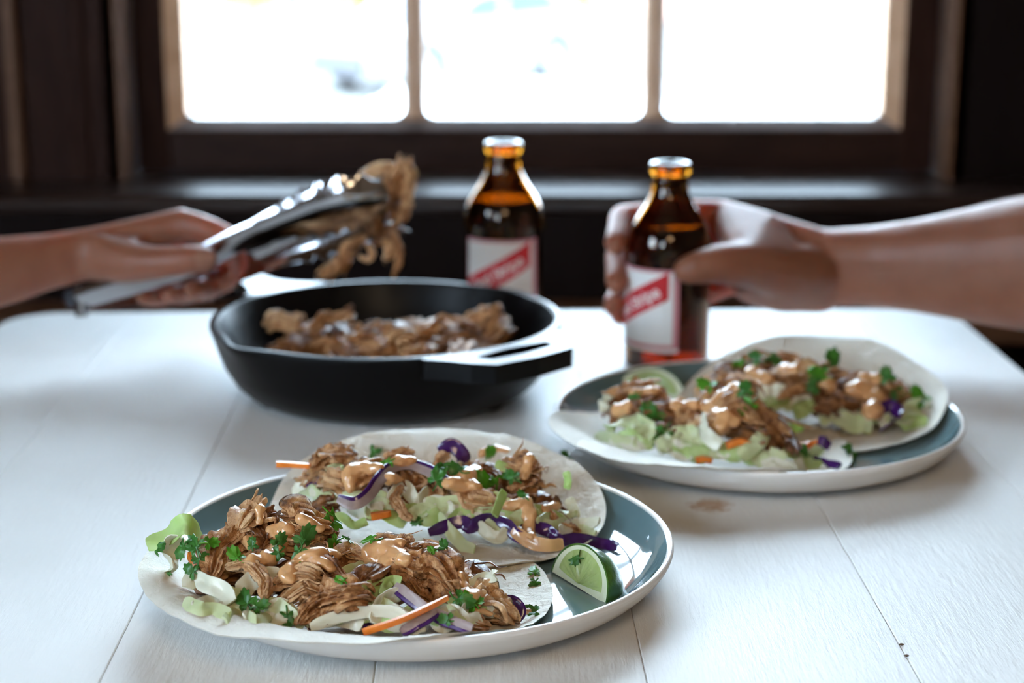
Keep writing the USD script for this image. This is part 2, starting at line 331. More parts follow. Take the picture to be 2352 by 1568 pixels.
# ---------------------------------------------------------------- outside, in glaring sun
GZ = -1.35
obj('street', bx(-60, 60, RY1 + .2, 120, GZ - .3, GZ), 'street', kind='structure', smooth=False)
def ground_at(px, py):
    r = ray(px, py); return np.array([0, 0, T + EYE]) + r * ((GZ - T - EYE) / r[2])
def make_car(label, loc, rz):
    t = thing('car', label, 'car', loc, rz)
    L, W = 4.4, 1.75
    side = Polygon([(-2.18, .35), (-2.2, .62), (-2.1, .78), (-1.15, .92), (-.45, 1.36), (.2, 1.45), (1.2, 1.42), (1.95, 1.0), (2.18, .92), (2.2, .4), (2.1, .26), (-2.0, .26)])
    arches = [Point(-1.35, .3).buffer(.38), Point(1.35, .3).buffer(.38)]
    body = side.difference(arches[0]).difference(arches[1]).buffer(.06).buffer(-.06)
    e = extrude(body, W - .24); e2 = extrude(body.buffer(-.07), W)
    for q, w in ((e, W - .24), (e2, W)):
        q.apply_transform(np.array([[1, 0, 0, 0], [0, 0, -1, w/2], [0, 1, 0, 0], [0, 0, 0, 1.]]))
    obj('body', cat_(e, e2), 'car_paint', t, smooth=30)
    def panel(pts, y0, y1, mat_, name):
        q = extrude(Polygon(pts), y1 - y0); q.apply_transform(np.array([[1, 0, 0, 0], [0, 0, -1, y1], [0, 1, 0, 0], [0, 0, 0, 1.]])); obj(name, q, mat_, t, smooth=False)
    for y0, y1 in ((-W/2 - .004, -W/2 + .02), (W/2 - .02, W/2 + .004)):
        panel([(-.85, .97), (-.38, 1.30), (.15, 1.36), (.15, .97)], y0, y1, 'car_glass', 'side_window')
        panel([(.23, .97), (.23, 1.36), (1.1, 1.33), (1.6, 1.02)], y0, y1, 'car_glass', 'side_window')
    ws = bx(-.02, .02, -.72, .72, 0, .74).rotate([0, 56, 0]).translate([-1.12, 0, .955]); obj('windscreen', ws, 'car_glass', t, smooth=False)
    rw = bx(-.02, .02, -.7, .7, 0, .6).rotate([0, -60, 0]).translate([1.83, 0, 1.09]); obj('rear_window', rw, 'car_glass', t, smooth=False)
    obj('grille', bx(-2.25, -2.15, -.55, .55, .36, .58, .01), 'car_trim', t, smooth=False)
    obj('bumper', bx(-2.27, -2.1, -.8, .8, .26, .36, .02), 'car_trim', t, smooth=False)
    for s in (-1, 1):
        obj('headlamp', bx(-2.19, -2.0, s*.68 - .13, s*.68 + .13, .6, .72, .02), 'wheel_metal', t, smooth=False)
        obj('turn_signal', bx(-2.2, -2.0, s*.78 - .08, s*.78 + .08, .46, .56, .02), 'amber_lamp', t, smooth=False)
        obj('tail_lamp', bx(2.1, 2.23, s*.7 - .12, s*.7 + .12, .7, .86, .02), 'red_lamp', t, smooth=False)
        for x in (-1.35, 1.35):
            tyre = lathe([(.20, -.10), (.30, -.10), (.325, -.07), (.325, .07), (.30, .10), (.20, .10)], 24); tyre.apply_transform(trimesh.transformations.rotation_matrix(PI/2, [1, 0, 0])); tyre.apply_translation([x, s*.76, .325])
            wh = obj('wheel', tyre, 'tire', t)
            hub = tm(Manifold.cylinder(.12, .21, .21, 20).rotate([90, 0, 0]).translate([x, s*.76 + .06, .325])); obj('hub', hub, 'wheel_metal', wh)
    return t
p = ground_at(1035, 192)
car0 = make_car('white car parked across the street behind the left muntin', p, math.radians(48))
p = ground_at(1180, 800)
copy_of(car0, 'car', p, 'pale car close below the middle pane with only its roof in view', 'car', rz=math.radians(78))
rs = np.random.default_rng(5)
def shrub(name, px, py, w, h, label):
    p = ground_at(px, py); t = thing(name, label, 'shrub', p)
    n = 260; c = rs.normal(size=(n, 3)); c /= np.linalg.norm(c, axis=1)[:, None]; c *= (rs.random((n, 1)) ** .4)
    c = c * [w/2, w/2, h*.45] + [0, 0, h*.55]; vs, fs = [], []
    for k, q in enumerate(c):
        a = rs.normal(size=3); a /= np.linalg.norm(a); b = np.cross(a, rs.normal(size=3)); b /= np.linalg.norm(b); s = w * .07
        vs += [q - a*s, q + b*s*.5, q + a*s, q - b*s*.5]; fs.append((4*k, 4*k+1, 4*k+2)); fs.append((4*k, 4*k+2, 4*k+3))
    obj('foliage', trimesh.Trimesh(np.array(vs), np.array(fs), process=False), 'leaf_green', t, smooth=False)
    obj('stem', Manifold.cylinder(h*.6, w*.05, w*.03, 10), 'bark', t)
shrub('shrub', 575, 44, 1.7, 1.2, 'yellow green shrub across the street, left of the other shrub')
shrub('shrub', 830, 60, 3.0, 2.2, 'green shrub across the street just behind the white car')
shrub('shrub', 1350, 60, 1.6, 1.2, 'small shrub across the street in front of the pink house')
hp = ground_at(1430, 45)
h = thing('house', 'pink brick house far across the street seen through the middle pane', 'house', hp)
obj('wall', bx(-4, 9, 0, 6, 0, 5), 'pink_brick', h, smooth=False)
obj('roof', Manifold.hull_points(np.array([(-4.4, -.4, 5), (9.4, -.4, 5), (9.4, 6.4, 5), (-4.4, 6.4, 5), (-4.4, 3, 7), (9.4, 3, 7)], float)), 'bark', h, smooth=False)
for x in (-2.5, 1.5, 6): obj('window', bx(x, x + 1.2, -.05, .05, 1.2, 3), 'far_window', h, smooth=False)
hp = ground_at(430, 8)
h = thing('house', 'pale house far across the street seen through the left pane', 'house', hp)
obj('wall', bx(-14, 8, 0, 6, 0, 5), 'street', h, smooth=False)
obj('roof', Manifold.hull_points(np.array([(-14.4, -.4, 5), (8.4, -.4, 5), (8.4, 6.4, 5), (-14.4, 6.4, 5), (-14.4, 3, 7), (8.4, 3, 7)], float)), 'bark', h, smooth=False)
for x in (-6, -1, 4): obj('window', bx(x, x + 1.2, -.05, .05, 1.2, 3), 'far_window', h, smooth=False)

# ---------------------------------------------------------------- the table
YAW = math.radians(1.09)
table = thing('dining_table', 'white painted table of wide boards under the plates and skillet', 'table', (0, 0, 0), YAW)
def tab(p):                   # world x, y -> the table's own
    c, s = math.cos(-YAW), math.sin(-YAW); return c*p[0] - s*p[1], s*p[0] + c*p[1]
seam = tab((onz(1487, 1567)[0], onz(1487, 1567)[1]))[0]
TL, TR = tab(onz(10, 735)[:2])[0], tab(onz(2210, 735)[:2])[0]
TY1 = tab(onz(1150, 713)[:2])[1]; TY0 = .12
edges = [TL] + [seam + .1275*k for k in range(-4, 5) if TL + .02 < seam + .1275*k < TR - .02] + [TR]
top = sbox(TL, TY0, TR, TY1).buffer(-.05).buffer(.05, 12)
for k in range(len(edges) - 1):
    b = sbox(edges[k] + .0001, TY0 - .1, edges[k+1] - .0001, TY1 + .1).intersection(top)
    def plank_mesh(b):
        lo = extrude(b, .025); ring_ = np.array(b.exterior.coords)[:-1]
        inn = np.array(b.buffer(-.0006, join_style=2).exterior.coords)[:-1]
        return Manifold.batch_hull([Manifold.hull_points(np.vstack([np.c_[ring_, np.full(len(ring_), -.028)], np.c_[ring_, np.full(len(ring_), -.0005)]])),
                                    Manifold.hull_points(np.vstack([np.c_[inn, np.full(len(inn), -.0275)], np.c_[inn, np.zeros(len(inn))]]))])
    obj('plank', plank_mesh(b).translate([0, 0, T]), f'table_paint_{"abc"[k % 3]}', table, smooth=False)
ax0, ax1, ay0, ay1 = TL + .07, TR - .07, TY0 + .07, TY1 - .07
for a in (bx(ax0, ax1, ay1 - .022, ay1, T - .125, T - .0285), bx(ax0, ax1, ay0, ay0 + .022, T - .125, T - .0285), bx(ax0, ax0 + .022, ay0 + .023, ay1 - .023, T - .125, T - .0285), bx(ax1 - .022, ax1, ay0 + .023, ay1 - .023, T - .125, T - .0285)):
    obj('apron', a, 'table_under', table, smooth=False)
for x in (ax0 + .055, ax1 - .055):
    for y in (ay0 + .055, ay1 - .055):
        obj('leg', Manifold.batch_hull([bx(x - .03, x + .03, y - .03, y + .03, T - .15, T - .0285), bx(x - .02, x + .02, y - .02, y + .02, 0, .01)]), 'table_under', table, smooth=False)

# ---------------------------------------------------------------- plates
P1 = np.array([-.0501, .878]); P2 = np.array([.1645, 1.1227]); PR = .136
SK = np.array([-.0925, 1.2553])
def plate_profiles():
    inner = [(0, .0065), (.03, .0065), (.06, .0066), (.095, .0069), (.110, .0080), (.119, .0108), (.126, .0154), (.1305, .0203), (.1325, .0230)]
    rim = [(.1325, .0230), (.1342, .0241), (.1358, .0235), (PR, .0218)]
    outer = [(PR, .0218), (.1350, .0192), (.131, .0138), (.124, .0080), (.112, .0035), (.098, .0012), (.092, .0005), (.088, 0), (.084, .0008), (.05, .0015), (0, .0015)]
    return inner, rim, outer
def make_plate(label):
    inner, rim, outer = plate_profiles()
    t = thing('dinner_plate', label, 'plate', (P1[0], P1[1], T))
    it = [(r, z - .002) for r, z in inner[1:-1]]
    body = lathe(smooth_profile(rim, 4) + smooth_profile(outer[:-1], 4) + [(.0001, .0015), (.0001, .0040)] + [(r, z - .0004) for r, z in smooth_profile(inner, 4)[1:]], 160, closed=True)
    obj('body', body, 'plate_white', t, label='white outer wall and rim', smooth=50)
    gp = smooth_profile(inner, 5)
    gl = lathe([(max(r, .0001), z) for r, z in gp] + [(r, z - .0003) for r, z in gp[::-1] if r > .0005] + [(.0001, .0062)], 160, closed=True)
    obj('glaze', gl, 'plate_glaze', t, label='glossy blue green glaze inside', smooth=50)
    return t
def smooth_profile(p, n): return [tuple(q) for q in smooth_path([(a, b, 0) for a, b in p], n)[:, :2]]
plate0 = make_plate('white plate with blue green inside, nearest the camera')
copy_of(plate0, 'dinner_plate', (P2[0], P2[1], T), 'white plate with blue green inside, beside the held bottle', 'plate')

# ---------------------------------------------------------------- skillet
hv = onz(1185, 803, .058)[:2] - SK; HA = math.atan2(hv[1], hv[0])      # direction of the small helper handle
skillet = thing('skillet', 'black cast iron skillet full of shredded chicken on the table', 'pan', (SK[0], SK[1], T), HA)
def spouts(a, r, z):
    d = np.minimum(np.abs((a - PI/2 + PI) % (2*PI) - PI), np.abs((a + PI/2 + PI) % (2*PI) - PI))
    k = np.exp(-(d / .17) ** 2) * np.clip((z - .030) / .028, 0, 1) ** 1.5
    return r + .007 * k, z - .0012 * k * (z > .050)
prof = [(.0001, .0065), (.086, .0065), (.096, .0095), (.104, .0165), (.1115, .0275), (.1175, .0410), (.1232, .0548), (.1238, .0566), (.1250, .0578), (.1280, .0578), (.1297, .0569), (.1301, .0548), (.1291, .0515), (.1260, .0420), (.1205, .0260), (.1130, .0140), (.1050, .0065), (.0960, .0025), (.086, .0015), (.0001, .0015)]
obj('body', lathe(prof, 144, rfun=spouts), 'cast_iron', skillet, smooth=40)
loop = Polygon([(.117, -.058), (.1285, -.050), (.145, -.042), (.157, -.033), (.160, 0), (.157, .033), (.145, .042), (.1285, .050), (.117, .058)]).buffer(.004).difference(Polygon([(.1385, -.030), (.1455, -.026), (.148, 0), (.1455, .026), (.1385, .030), (.1355, .0)]).buffer(.003))
lh = Manifold.extrude(CrossSection([np.array(g.coords)[:-1] for g in [loop.exterior, *loop.interiors]], m3.FillRule.EvenOdd), .014).translate([0, 0, .0436]) - Manifold.cylinder(.1, .1262, .1262, 120)
obj('helper_handle', lh, 'cast_iron', skillet, smooth=30)
hp_ = [(-.128, .040), (-.142, .026), (-.160, .0165), (-.185, .013), (-.225, .0145), (-.255, .0165), (-.268, .013), (-.274, 0)]
hp_ = hp_ + [(x, -y) for x, y in hp_[-2::-1]]
hpoly = Polygon(smooth_path([(x, y, 0) for x, y in hp_], 6)[:, :2]).buffer(0).difference(affinity.scale(Point(-.255, 0).buffer(.0065), 1.5, 1))
hm = Manifold.extrude(CrossSection([np.array(g.coords)[:-1] for g in [hpoly.exterior, *hpoly.interiors]], m3.FillRule.EvenOdd), .011, n_divisions=2).translate([0, 0, .0466]).refine_to_length(.006)
hm = hm.warp_batch(lambda v: np.c_[v[:, 0], v[:, 1], v[:, 2] + .10 * np.clip(-v[:, 0] - .16, 0, 1)]) - Manifold.cylinder(.1, .1262, .1262, 120)
obj('handle', hm, 'cast_iron', skillet, smooth=30)
fa = onz(592, 938, 0)[:2] - SK; fa = math.atan2(fa[1], fa[0]) - HA
for a in (fa, fa + 2*PI/3, fa - 2*PI/3):
    obj('foot', Manifold.batch_hull([Manifold.cylinder(.001, .005, .006, 16).translate([.092*math.cos(a), .092*math.sin(a), 0]), Manifold.cylinder(.002, .008, .008, 16).translate([.093*math.cos(a), .093*math.sin(a), .003])]), 'cast_iron', skillet)

# ---------------------------------------------------------------- beer bottles
def make_bottle(label, loc, rz):
    t = thing('beer_bottle', label, 'bottle', loc, rz)
    out = [(.0001, .003), (.022, .002), (.030, 0), (.0325, .003), (.0331, .008), (.0331, .080), (.0338, .090), (.0336, .098), (.0316, .107), (.0256, .118), (.0194, .1275), (.0153, .136), (.0140, .146), (.0137, .1505), (.0152, .1520), (.0160, .1545), (.0158, .1585), (.0145, .1602), (.0125, .1606)]
    inn = [(.0108, .1600), (.0104, .1560), (.0106, .148), (.0124, .136), (.0162, .127), (.0226, .117), (.0286, .106), (.0306, .097), (.0308, .089), (.0302, .080), (.0302, .010), (.0275, .0065), (.0001, .0075)]
    o = smooth_profile(out, 4); i = smooth_profile(inn, 4)
    obj('glass', lathe([(max(r, .0001), z) for r, z in o + i], 72, closed=True), 'amber_glass', t, smooth=40)
    k = [(r, z) for r, z in smooth_profile(inn, 6) if z < .112]
    bl = [(.0001, .112)] + [(max(r - .0002, .0001), z + (.0002 if r < .028 else 0)) for r, z in k]
    obj('beer', lathe(bl[::-1], 72, closed=False), 'beer', t, label='brown beer filled to the shoulder', smooth=40)
    return t
def wrap(mesh, R, edge=.0035):
    """flat label art (u, v, w) laid round the bottle; u = 0 faces -y"""
    m = tm(mesh); v, f = trimesh.remesh.subdivide_to_size(m.vertices, m.faces, edge)
    a = v[:, 0] / R - PI/2; r = R + v[:, 2]
    return trimesh.Trimesh(np.stack([r*np.cos(a), r*np.sin(a), v[:, 1]], 1), f, process=False)
def bottle_label(t):
    R, w, h0, h1 = .0332, .0345, .0165, .0815
    paper = sbox(-w, h0, w, h1)
    lab = obj('label', wrap(extrude(paper, .00012), R), 'paper', t, label='white paper label', smooth=40)
    sl, zc = .56, .0548
    band = Polygon([(-w, zc - sl*w - .0108), (-w, zc - sl*w + .0108), (.0265, zc + sl*.0265 + .0108), (.0265, zc + sl*.0265 - .0108)]).intersection(sbox(-w, h0 + .003, w, h1 - .002))
    obj('band', wrap(extrude(band, .0001, .00013), R), 'label_red', lab, label='red diagonal band', smooth=40)
    fr = sbox(-w, h0, w, h1).difference(sbox(-w + .001, h0 + .006, w - .0045, h1 - .0022)).difference(sbox(-w, h0, w, h0 + .003))
    obj('border', wrap(extrude(fr, .00006, .00013), R), 'label_pink', lab, label='pale red border', smooth=40)
    tx = meshkit.text_mesh('Red Stripe', .0086, .0001, True); tx.apply_translation([-tx.bounds[1, 0]/2, -.0043, .00026])
    s = .050 / (tx.bounds[1, 0] - tx.bounds[0, 0]); tx.apply_transform(np.diag([s, 1, 1, 1]))
    ang = math.atan(sl); tx.apply_transform(trimesh.transformations.rotation_matrix(ang, [0, 0, 1])); tx.apply_translation([-.0035, zc - sl*.0035, 0])
    obj('lettering', wrap(tx, R), 'paper', lab, label='white lettering on the red band', smooth=40)
B1 = np.array([(1157 - 1176) / FPX * 1.484, 1.462]); B2 = np.array([.1222, 1.338])
b1 = make_bottle('brown glass beer bottle standing behind the skillet', (B1[0], B1[1], T), math.radians(-4)); bottle_label(b1)
b2 = make_bottle('brown glass beer bottle gripped by the hand', (B2[0], B2[1], T), math.radians(-49)); bottle_label(b2)
# ---------------------------------------------------------------- people: an arm and hand each
M['skin'] = usdkit.material(stage, '/World/Looks/skin', {
    'g': ('geometry', {}), 'n': ('noise_texture', {'scale': 45, 'detail': 4}), 'r': ('rgb_ramp', {'ramp': [(0, (.19, .070, .037)), (.45, (.225, .087, .047)), (1, (.265, .110, .064))]}),
    'bn': ('noise_texture', {'scale': 420, 'detail': 3}), 'b': ('bump', {'strength': .18, 'distance': .0006}),
    'p': ('principled_bsdf', {'roughness': .48, 'specular_ior_level': .4, 'subsurface_weight': .35, 'subsurface_scale': .006, 'subsurface_radius': (1, .35, .2)})},
    [('g.position', 'n.vector'), ('n.fac', 'r.fac'), ('r.color', 'p.base_color'), ('g.position', 'bn.vector'), ('bn.fac', 'b.height'), ('b.normal', 'p.normal')], surface='p.BSDF')
mat('nail', (.30, .145, .10), .25, .5)
def station(px, top, bot, d, flat=.8, wid=0.0):
    """two spheres one above the other filling the rows top..bot; wid spreads them in depth"""
    a, b = atd(px, top, d), atd(px, bot, d); h = np.linalg.norm(a - b) / 2; r = h * flat; c = (a + b) / 2
    u = (a - b) / (2*h); off = u * (h - r); w = np.array([0, wid, 0])
    return [(c + off - w, r), (c - off - w, r), (c + off + w, r), (c - off + w, r)] if wid else [(c + off, r), (c - off, r)]
def hull_of(*lists):
    return Manifold.batch_hull([Manifold.sphere(float(r), 20).translate([float(x) for x in c]) for l in lists for c, r in l])
def J(px, py, d, r): return (atd(px, py, d), r)
def limb(js): return [hull_of([js[i]], [js[i+1]]) for i in range(len(js) - 1)]
def flesh(pieces, edge=.0040, it=70):
    m = Manifold.batch_boolean(pieces, m3.OpType.Add).refine_to_length(edge)
    t = tm(m); t = trimesh.Trimesh(t.vertices, t.faces, process=True)
    trimesh.smoothing.filter_taubin(t, lamb=.55, nu=.56, iterations=it)
    p = t.vertices
    d = (meshkit.fbm(p * 60, 3, 4) - .5) * .0009
    t.vertices = p + t.vertex_normals * d[:, None]
    return t
def nail(c, n, along, w, l):
    """small curved plate lying on a fingertip: c its centre, n outward, along towards the tip"""
    n = n / np.linalg.norm(n); along = along - n * (along @ n); along /= np.linalg.norm(along); s = np.cross(n, along)
    v, f = [], []
    for k in range(2):
        for i in range(7):
            for j in range(6):
                u, q = i/6*2 - 1, j/5*2 - 1
                ww = w * math.sqrt(max(0, 1 - .55 * max(q, 0)**3)) * (1 - .12 * (q < -.7))
                v.append(c + s*u*ww + along*q*l - n*(u*u*w*.38) + n*(.0004 if k == 0 else -.0006))
    for i in range(6):
        for j in range(5):
            a = i*6 + j; f += [(a, a+6, a+7), (a, a+7, a+1)]
    return trimesh.Trimesh(np.array(v[:42]), np.array(f), process=False)

# the arm from the right, its hand round the bottle
BC = np.array([B2[0], B2[1], 0])
def around(deg, rad, z): a = math.radians(deg); return np.array([BC[0] + rad*math.cos(a), BC[1] + rad*math.sin(a), T + z])
arm = [station(2900, 395, 800, 1.22, .8), station(2700, 408, 790, 1.25, .8), station(2500, 425, 776, 1.285, .8), station(2352, 450, 757, 1.31, .8), station(2250, 474, 741, 1.325, .78), station(2120, 502, 716, 1.34, .76), station(2000, 520, 703, 1.355, .72), station(1890, 527, 697, 1.362, .66)]
P = [hull_of(arm[i], arm[i+1]) for i in range(len(arm) - 1)]
mcp = [J(1660, 494, 1.388, .0125), J(1668, 545, 1.398, .0125), J(1674, 597, 1.398, .0118), J(1684, 645, 1.392, .0105)]
P.append(hull_of(arm[-1], mcp[:2])); P.append(hull_of(arm[-1], mcp[1:3])); P.append(hull_of(arm[-1], mcp[2:]))
P.append(hull_of(mcp[:2])); P.append(hull_of(mcp[1:3])); P.append(hull_of(mcp[2:]))
P += limb([mcp[0], (around(82, .0450, .113), .0105), (around(142, .0442, .112), .0100), (around(196, .0432, .098), .0088)])
P += limb([mcp[1], (around(84, .0456, .089), .0106), (around(148, .0444, .083), .0100), (around(200, .0432, .068), .0088)])
P += limb([mcp[2], (around(80, .0450, .066), .0100), (around(140, .0436, .058), .0094), (around(182, .0424, .046), .0084)])
P += limb([mcp[3], (around(58, .0445, .044), .0092), (around(112, .0412, .038), .0084), (around(152, .0402, .034), .0076)])
th = [J(1870, 625, 1.352, .0225), J(1800, 622, 1.335, .0225), J(1725, 606, 1.316, .0180), J(1650, 606, 1.3015, .0150), J(1602, 614, 1.2975, .0125), J(1577, 620, 1.2980, .0102)]
P += limb(th); P.append(hull_of([th[1]], [th[2]], [mcp[0]], [J(1760, 520, 1.365, .012)]))
P.append(hull_of([J(1790, 668, 1.350, .017)], [J(1720, 660, 1.372, .012)], [J(1880, 655, 1.362, .022)], [th[1]]))
pr = thing('person', 'bare forearm reaching in from the side, hand gripping a beer bottle', 'person')
obj('arm', flesh(P), 'skin', pr, smooth=True)

# the arm from the left, its hand round the tongs
arm = [station(-620, 560, 830, 1.27, .8), station(-420, 552, 800, 1.28, .8), station(-200, 547, 762, 1.295, .8), station(0, 545, 702, 1.315, .8), station(110, 537, 664, 1.328, .78), station(205, 524, 642, 1.338, .72)]
P = [hull_of(arm[i], arm[i+1]) for i in range(len(arm) - 1)]
mcp = [J(420, 514, 1.348, .0118), J(418, 512, 1.368, .0115), J(408, 520, 1.387, .0108), J(396, 534, 1.403, .0098)]
wr = arm[-1] + [J(210, 572, 1.362, .014)]
for a in (mcp[:2], mcp[1:3], mcp[2:]): P.append(hull_of(wr, a))
P.append(hull_of(mcp))
P += limb([mcp[0], J(468, 526, 1.340, .0112), J(528, 552, 1.338, .0098), J(545, 610, 1.362, .0088), J(520, 650, 1.366, .0078)])
P += limb([mcp[1], J(520, 556, 1.366, .0102), J(523, 640, 1.382, .0094), J(468, 668, 1.352, .0090), J(442, 664, 1.336, .0082)])
P += limb([mcp[2], J(498, 580, 1.390, .0098), J(480, 655, 1.388, .0090), J(420, 676, 1.352, .0086), J(392, 672, 1.335, .0078)])
P += limb([mcp[3], J(455, 606, 1.402, .0088), J(425, 668, 1.386, .0080), J(355, 684, 1.352, .0076), J(330, 680, 1.338, .0070)])
th = [J(235, 590, 1.335, .0190), J(290, 602, 1.318, .0165), J(345, 604, 1.305, .0132), J(400, 600, 1.2975, .0115), J(440, 595, 1.2955, .0112), J(469, 595, 1.2960, .0102)]
P += limb(th); P.append(hull_of([th[0]], [th[1]], wr[:2]))
P.append(hull_of([th[1]], [J(330, 548, 1.345, .011)], [J(240, 560, 1.345, .014)]))
pl = thing('person', 'bare forearm reaching in above the skillet handle, hand squeezing the tongs', 'person')
obj('arm', flesh(P), 'skin', pl, smooth=True)
obj('thumbnail', nail(atd(471, 596, 1.2862), np.array([.30, -1, .18]), np.array([1, .25, .05]), .0066, .0072), 'nail', pl, label='pale thumbnail', smooth=True)

# ---------------------------------------------------------------- tongs
def tong_arm(pts, side, wfun, dfun, scallop, n=90, m=13, tk=.0011):
    path = smooth_path([atd(*p) for p in pts], 20); s = np.r_[0, np.cumsum(np.linalg.norm(np.diff(path, axis=0), axis=1))]; L = s[-1]
    u = np.linspace(0, L, n); q = np.stack([np.interp(u, s, path[:, k]) for k in range(3)], 1); u = u / L
    t = np.gradient(q, axis=0); t /= np.linalg.norm(t, axis=1)[:, None]
    N = np.array([0, side, -.30]); N = N - t * (t @ N)[:, None]; N /= np.linalg.norm(N, axis=1)[:, None]; Bv = np.cross(N, t)
    w, dp = wfun(u), dfun(u); x = np.linspace(-1, 1, m); V = []
    for lay in (0, 1):
        ww = w[:, None] * x[None] * (1 + scallop(u)[:, None] * (np.abs(x[None]) > .92))
        hh = dp[:, None] * (1 - np.abs(x[None]) ** 2.2) - lay * tk
        V.append(q[:, None] + Bv[:, None] * ww[..., None] + N[:, None] * hh[..., None])
    V = np.stack(V).reshape(-1, 3); nn = n*m; F = []
    for i in range(n - 1):
        for j in range(m - 1):
            a = i*m + j; F += [(a, a+m, a+m+1), (a, a+m+1, a+1), (nn+a, nn+a+m+1, nn+a+m), (nn+a, nn+a+1, nn+a+m+1)]
    for i in range(n - 1):
        for j in (0, m - 1):
            a = i*m + j; F += [(a, nn+a, nn+a+m), (a, nn+a+m, a+m)] if j else [(a, nn+a+m, nn+a), (a, a+m, nn+a+m)]
    for j in range(m - 1):
        a = j; F += [(a, nn+a+1, nn+a), (a, a+1, nn+a+1)]; a = (n-1)*m + j; F += [(a, nn+a, nn+a+1), (a, nn+a+1, a+1)]
    return trimesh.Trimesh(V, np.array(F), process=False)
def wf(u): return np.interp(u, [0, .05, .3, .6, .68, .78, .90, .97, 1], [.0085, .0090, .0095, .0100, .0135, .0205, .0225, .0160, .006])
def df(u): return np.interp(u, [0, .3, .62, .75, .9, 1], [.0022, .0026, .0032, .0065, .0080, .0025])
def sc(u): return np.where(u > .70, .10 * np.sin((u - .70) / .30 * 2 * PI * 5.5), 0)
tongs = thing('tongs', 'steel kitchen tongs with scalloped heads lifting shredded chicken over the skillet', 'tongs')
obj('arm', tong_arm([(180, 688, 1.333), (300, 652, 1.318), (440, 604, 1.3145), (560, 545, 1.306), (680, 500, 1.298), (800, 468, 1.292), (892, 452, 1.300)], -1, wf, df, sc), 'steel', tongs, smooth=50)
obj('arm', tong_arm([(180, 692, 1.338), (300, 676, 1.352), (440, 652, 1.366), (560, 615, 1.362), (690, 558, 1.345), (800, 508, 1.332), (885, 480, 1.322)], 1, wf, df, sc), 'steel', tongs, smooth=50)
hg = atd(186, 690, 1.3355); hgd = atd(300, 660, 1.33) - hg
obj('hinge', Manifold.cylinder(.024, .0052, .0052, 20).translate([0, 0, -.012]).transform(np.c_[np.eye(3), hg]), 'steel', tongs)
rp = [atd(x, y, 1.335) for x, y in ((186, 684), (168, 672), (156, 676), (154, 688), (164, 698), (184, 694))]
obj('pull_ring', sweep(smooth_path(rp, 6), ring(8, .0028, .0028)), 'black_rubber', tongs, label='dark pull ring', smooth=True)
# ---------------------------------------------------------------- food: materials
def food(name, ramp, scale, rough, spec=.5, bump=None, trans=0.0, tcol=None, sss=0.0, dist=0.0, **kw):
    nd = {'g': ('geometry', {}), 'n': ('noise_texture', {'scale': scale, 'detail': 6, 'roughness': .65, 'distortion': dist}), 'r': ('rgb_ramp', {'ramp': ramp}),
          'p': ('principled_bsdf', {'roughness': rough, 'specular_ior_level': spec, 'subsurface_weight': sss, 'subsurface_scale': .002, 'subsurface_radius': (1, .5, .3), **kw})}
    ln = [('g.position', 'n.vector'), ('n.fac', 'r.fac'), ('r.color', 'p.base_color')]
    if bump:
        nd['bn'] = ('noise_texture', {'scale': bump[0], 'detail': 4, 'roughness': .65}); nd['b'] = ('bump', {'strength': bump[1], 'distance': bump[2]})
        ln += [('g.position', 'bn.vector'), ('bn.fac', 'b.height'), ('b.normal', 'p.normal')]
    out = 'p.BSDF'
    if trans:
        nd['t'] = ('translucent_bsdf', {'color': tcol or ramp[-1][1]}); nd['x'] = ('mix_closure', {'fac': trans})
        ln += [('p.BSDF', 'x.closure1'), ('t.BSDF', 'x.closure2')]; out = 'x.closure'
    M[name] = usdkit.material(stage, '/World/Looks/' + name, nd, ln, surface=out)
CH = [(0, (.045, .015, .005)), (.34, (.11, .040, .013)), (.43, (.31, .130, .042)), (.54, (.48, .235, .090)), (.64, (.64, .375, .18)), (1, (.72, .47, .26))]
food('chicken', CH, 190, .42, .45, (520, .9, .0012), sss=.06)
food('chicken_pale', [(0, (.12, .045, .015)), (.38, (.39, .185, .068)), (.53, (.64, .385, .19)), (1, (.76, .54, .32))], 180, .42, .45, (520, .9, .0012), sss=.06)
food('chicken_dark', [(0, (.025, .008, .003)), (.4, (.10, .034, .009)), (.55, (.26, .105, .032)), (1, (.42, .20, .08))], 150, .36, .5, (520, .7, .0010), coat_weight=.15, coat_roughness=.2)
food('sauce', [(0, (.60, .29, .11)), (.5, (.68, .36, .155)), (1, (.72, .41, .19))], 90, .24, .55, sss=.12, coat_weight=.4)
food('cabbage_white', [(0, (.78, .77, .56)), (.5, (.86, .85, .68)), (1, (.88, .87, .76))], 70, .32, .5, (500, .25, .0005), .22, (.80, .82, .60))
food('cabbage_pale', [(0, (.60, .68, .32)), (.5, (.74, .78, .48)), (1, (.84, .84, .64))], 60, .3, .5, (500, .25, .0005), .30, (.62, .76, .30))
food('cabbage_green', [(0, (.42, .58, .17)), (.5, (.58, .70, .30)), (1, (.74, .79, .48))], 50, .3, .5, (500, .25, .0005), .32, (.42, .70, .12))
food('purple_skin', [(0, (.024, .005, .060)), (.5, (.050, .010, .105)), (1, (.095, .020, .165))], 120, .2, .55, (500, .2, .0004), coat_weight=.3)
food('purple_flesh', [(0, (.26, .17, .17)), (.5, (.38, .285, .26)), (1, (.48, .39, .35))], 200, .35, .5, (600, .2, .0004), .15, (.5, .35, .5))
food('carrot', [(0, (.62, .13, .012)), (.5, (.74, .19, .02)), (1, (.80, .26, .045))], 220, .3, .5, (900, .2, .0004), sss=.1)
food('cilantro', [(0, (.020, .090, .016)), (.5, (.050, .185, .030)), (1, (.12, .31, .06))], 160, .34, .5, (700, .3, .0003), .25, (.10, .36, .02))
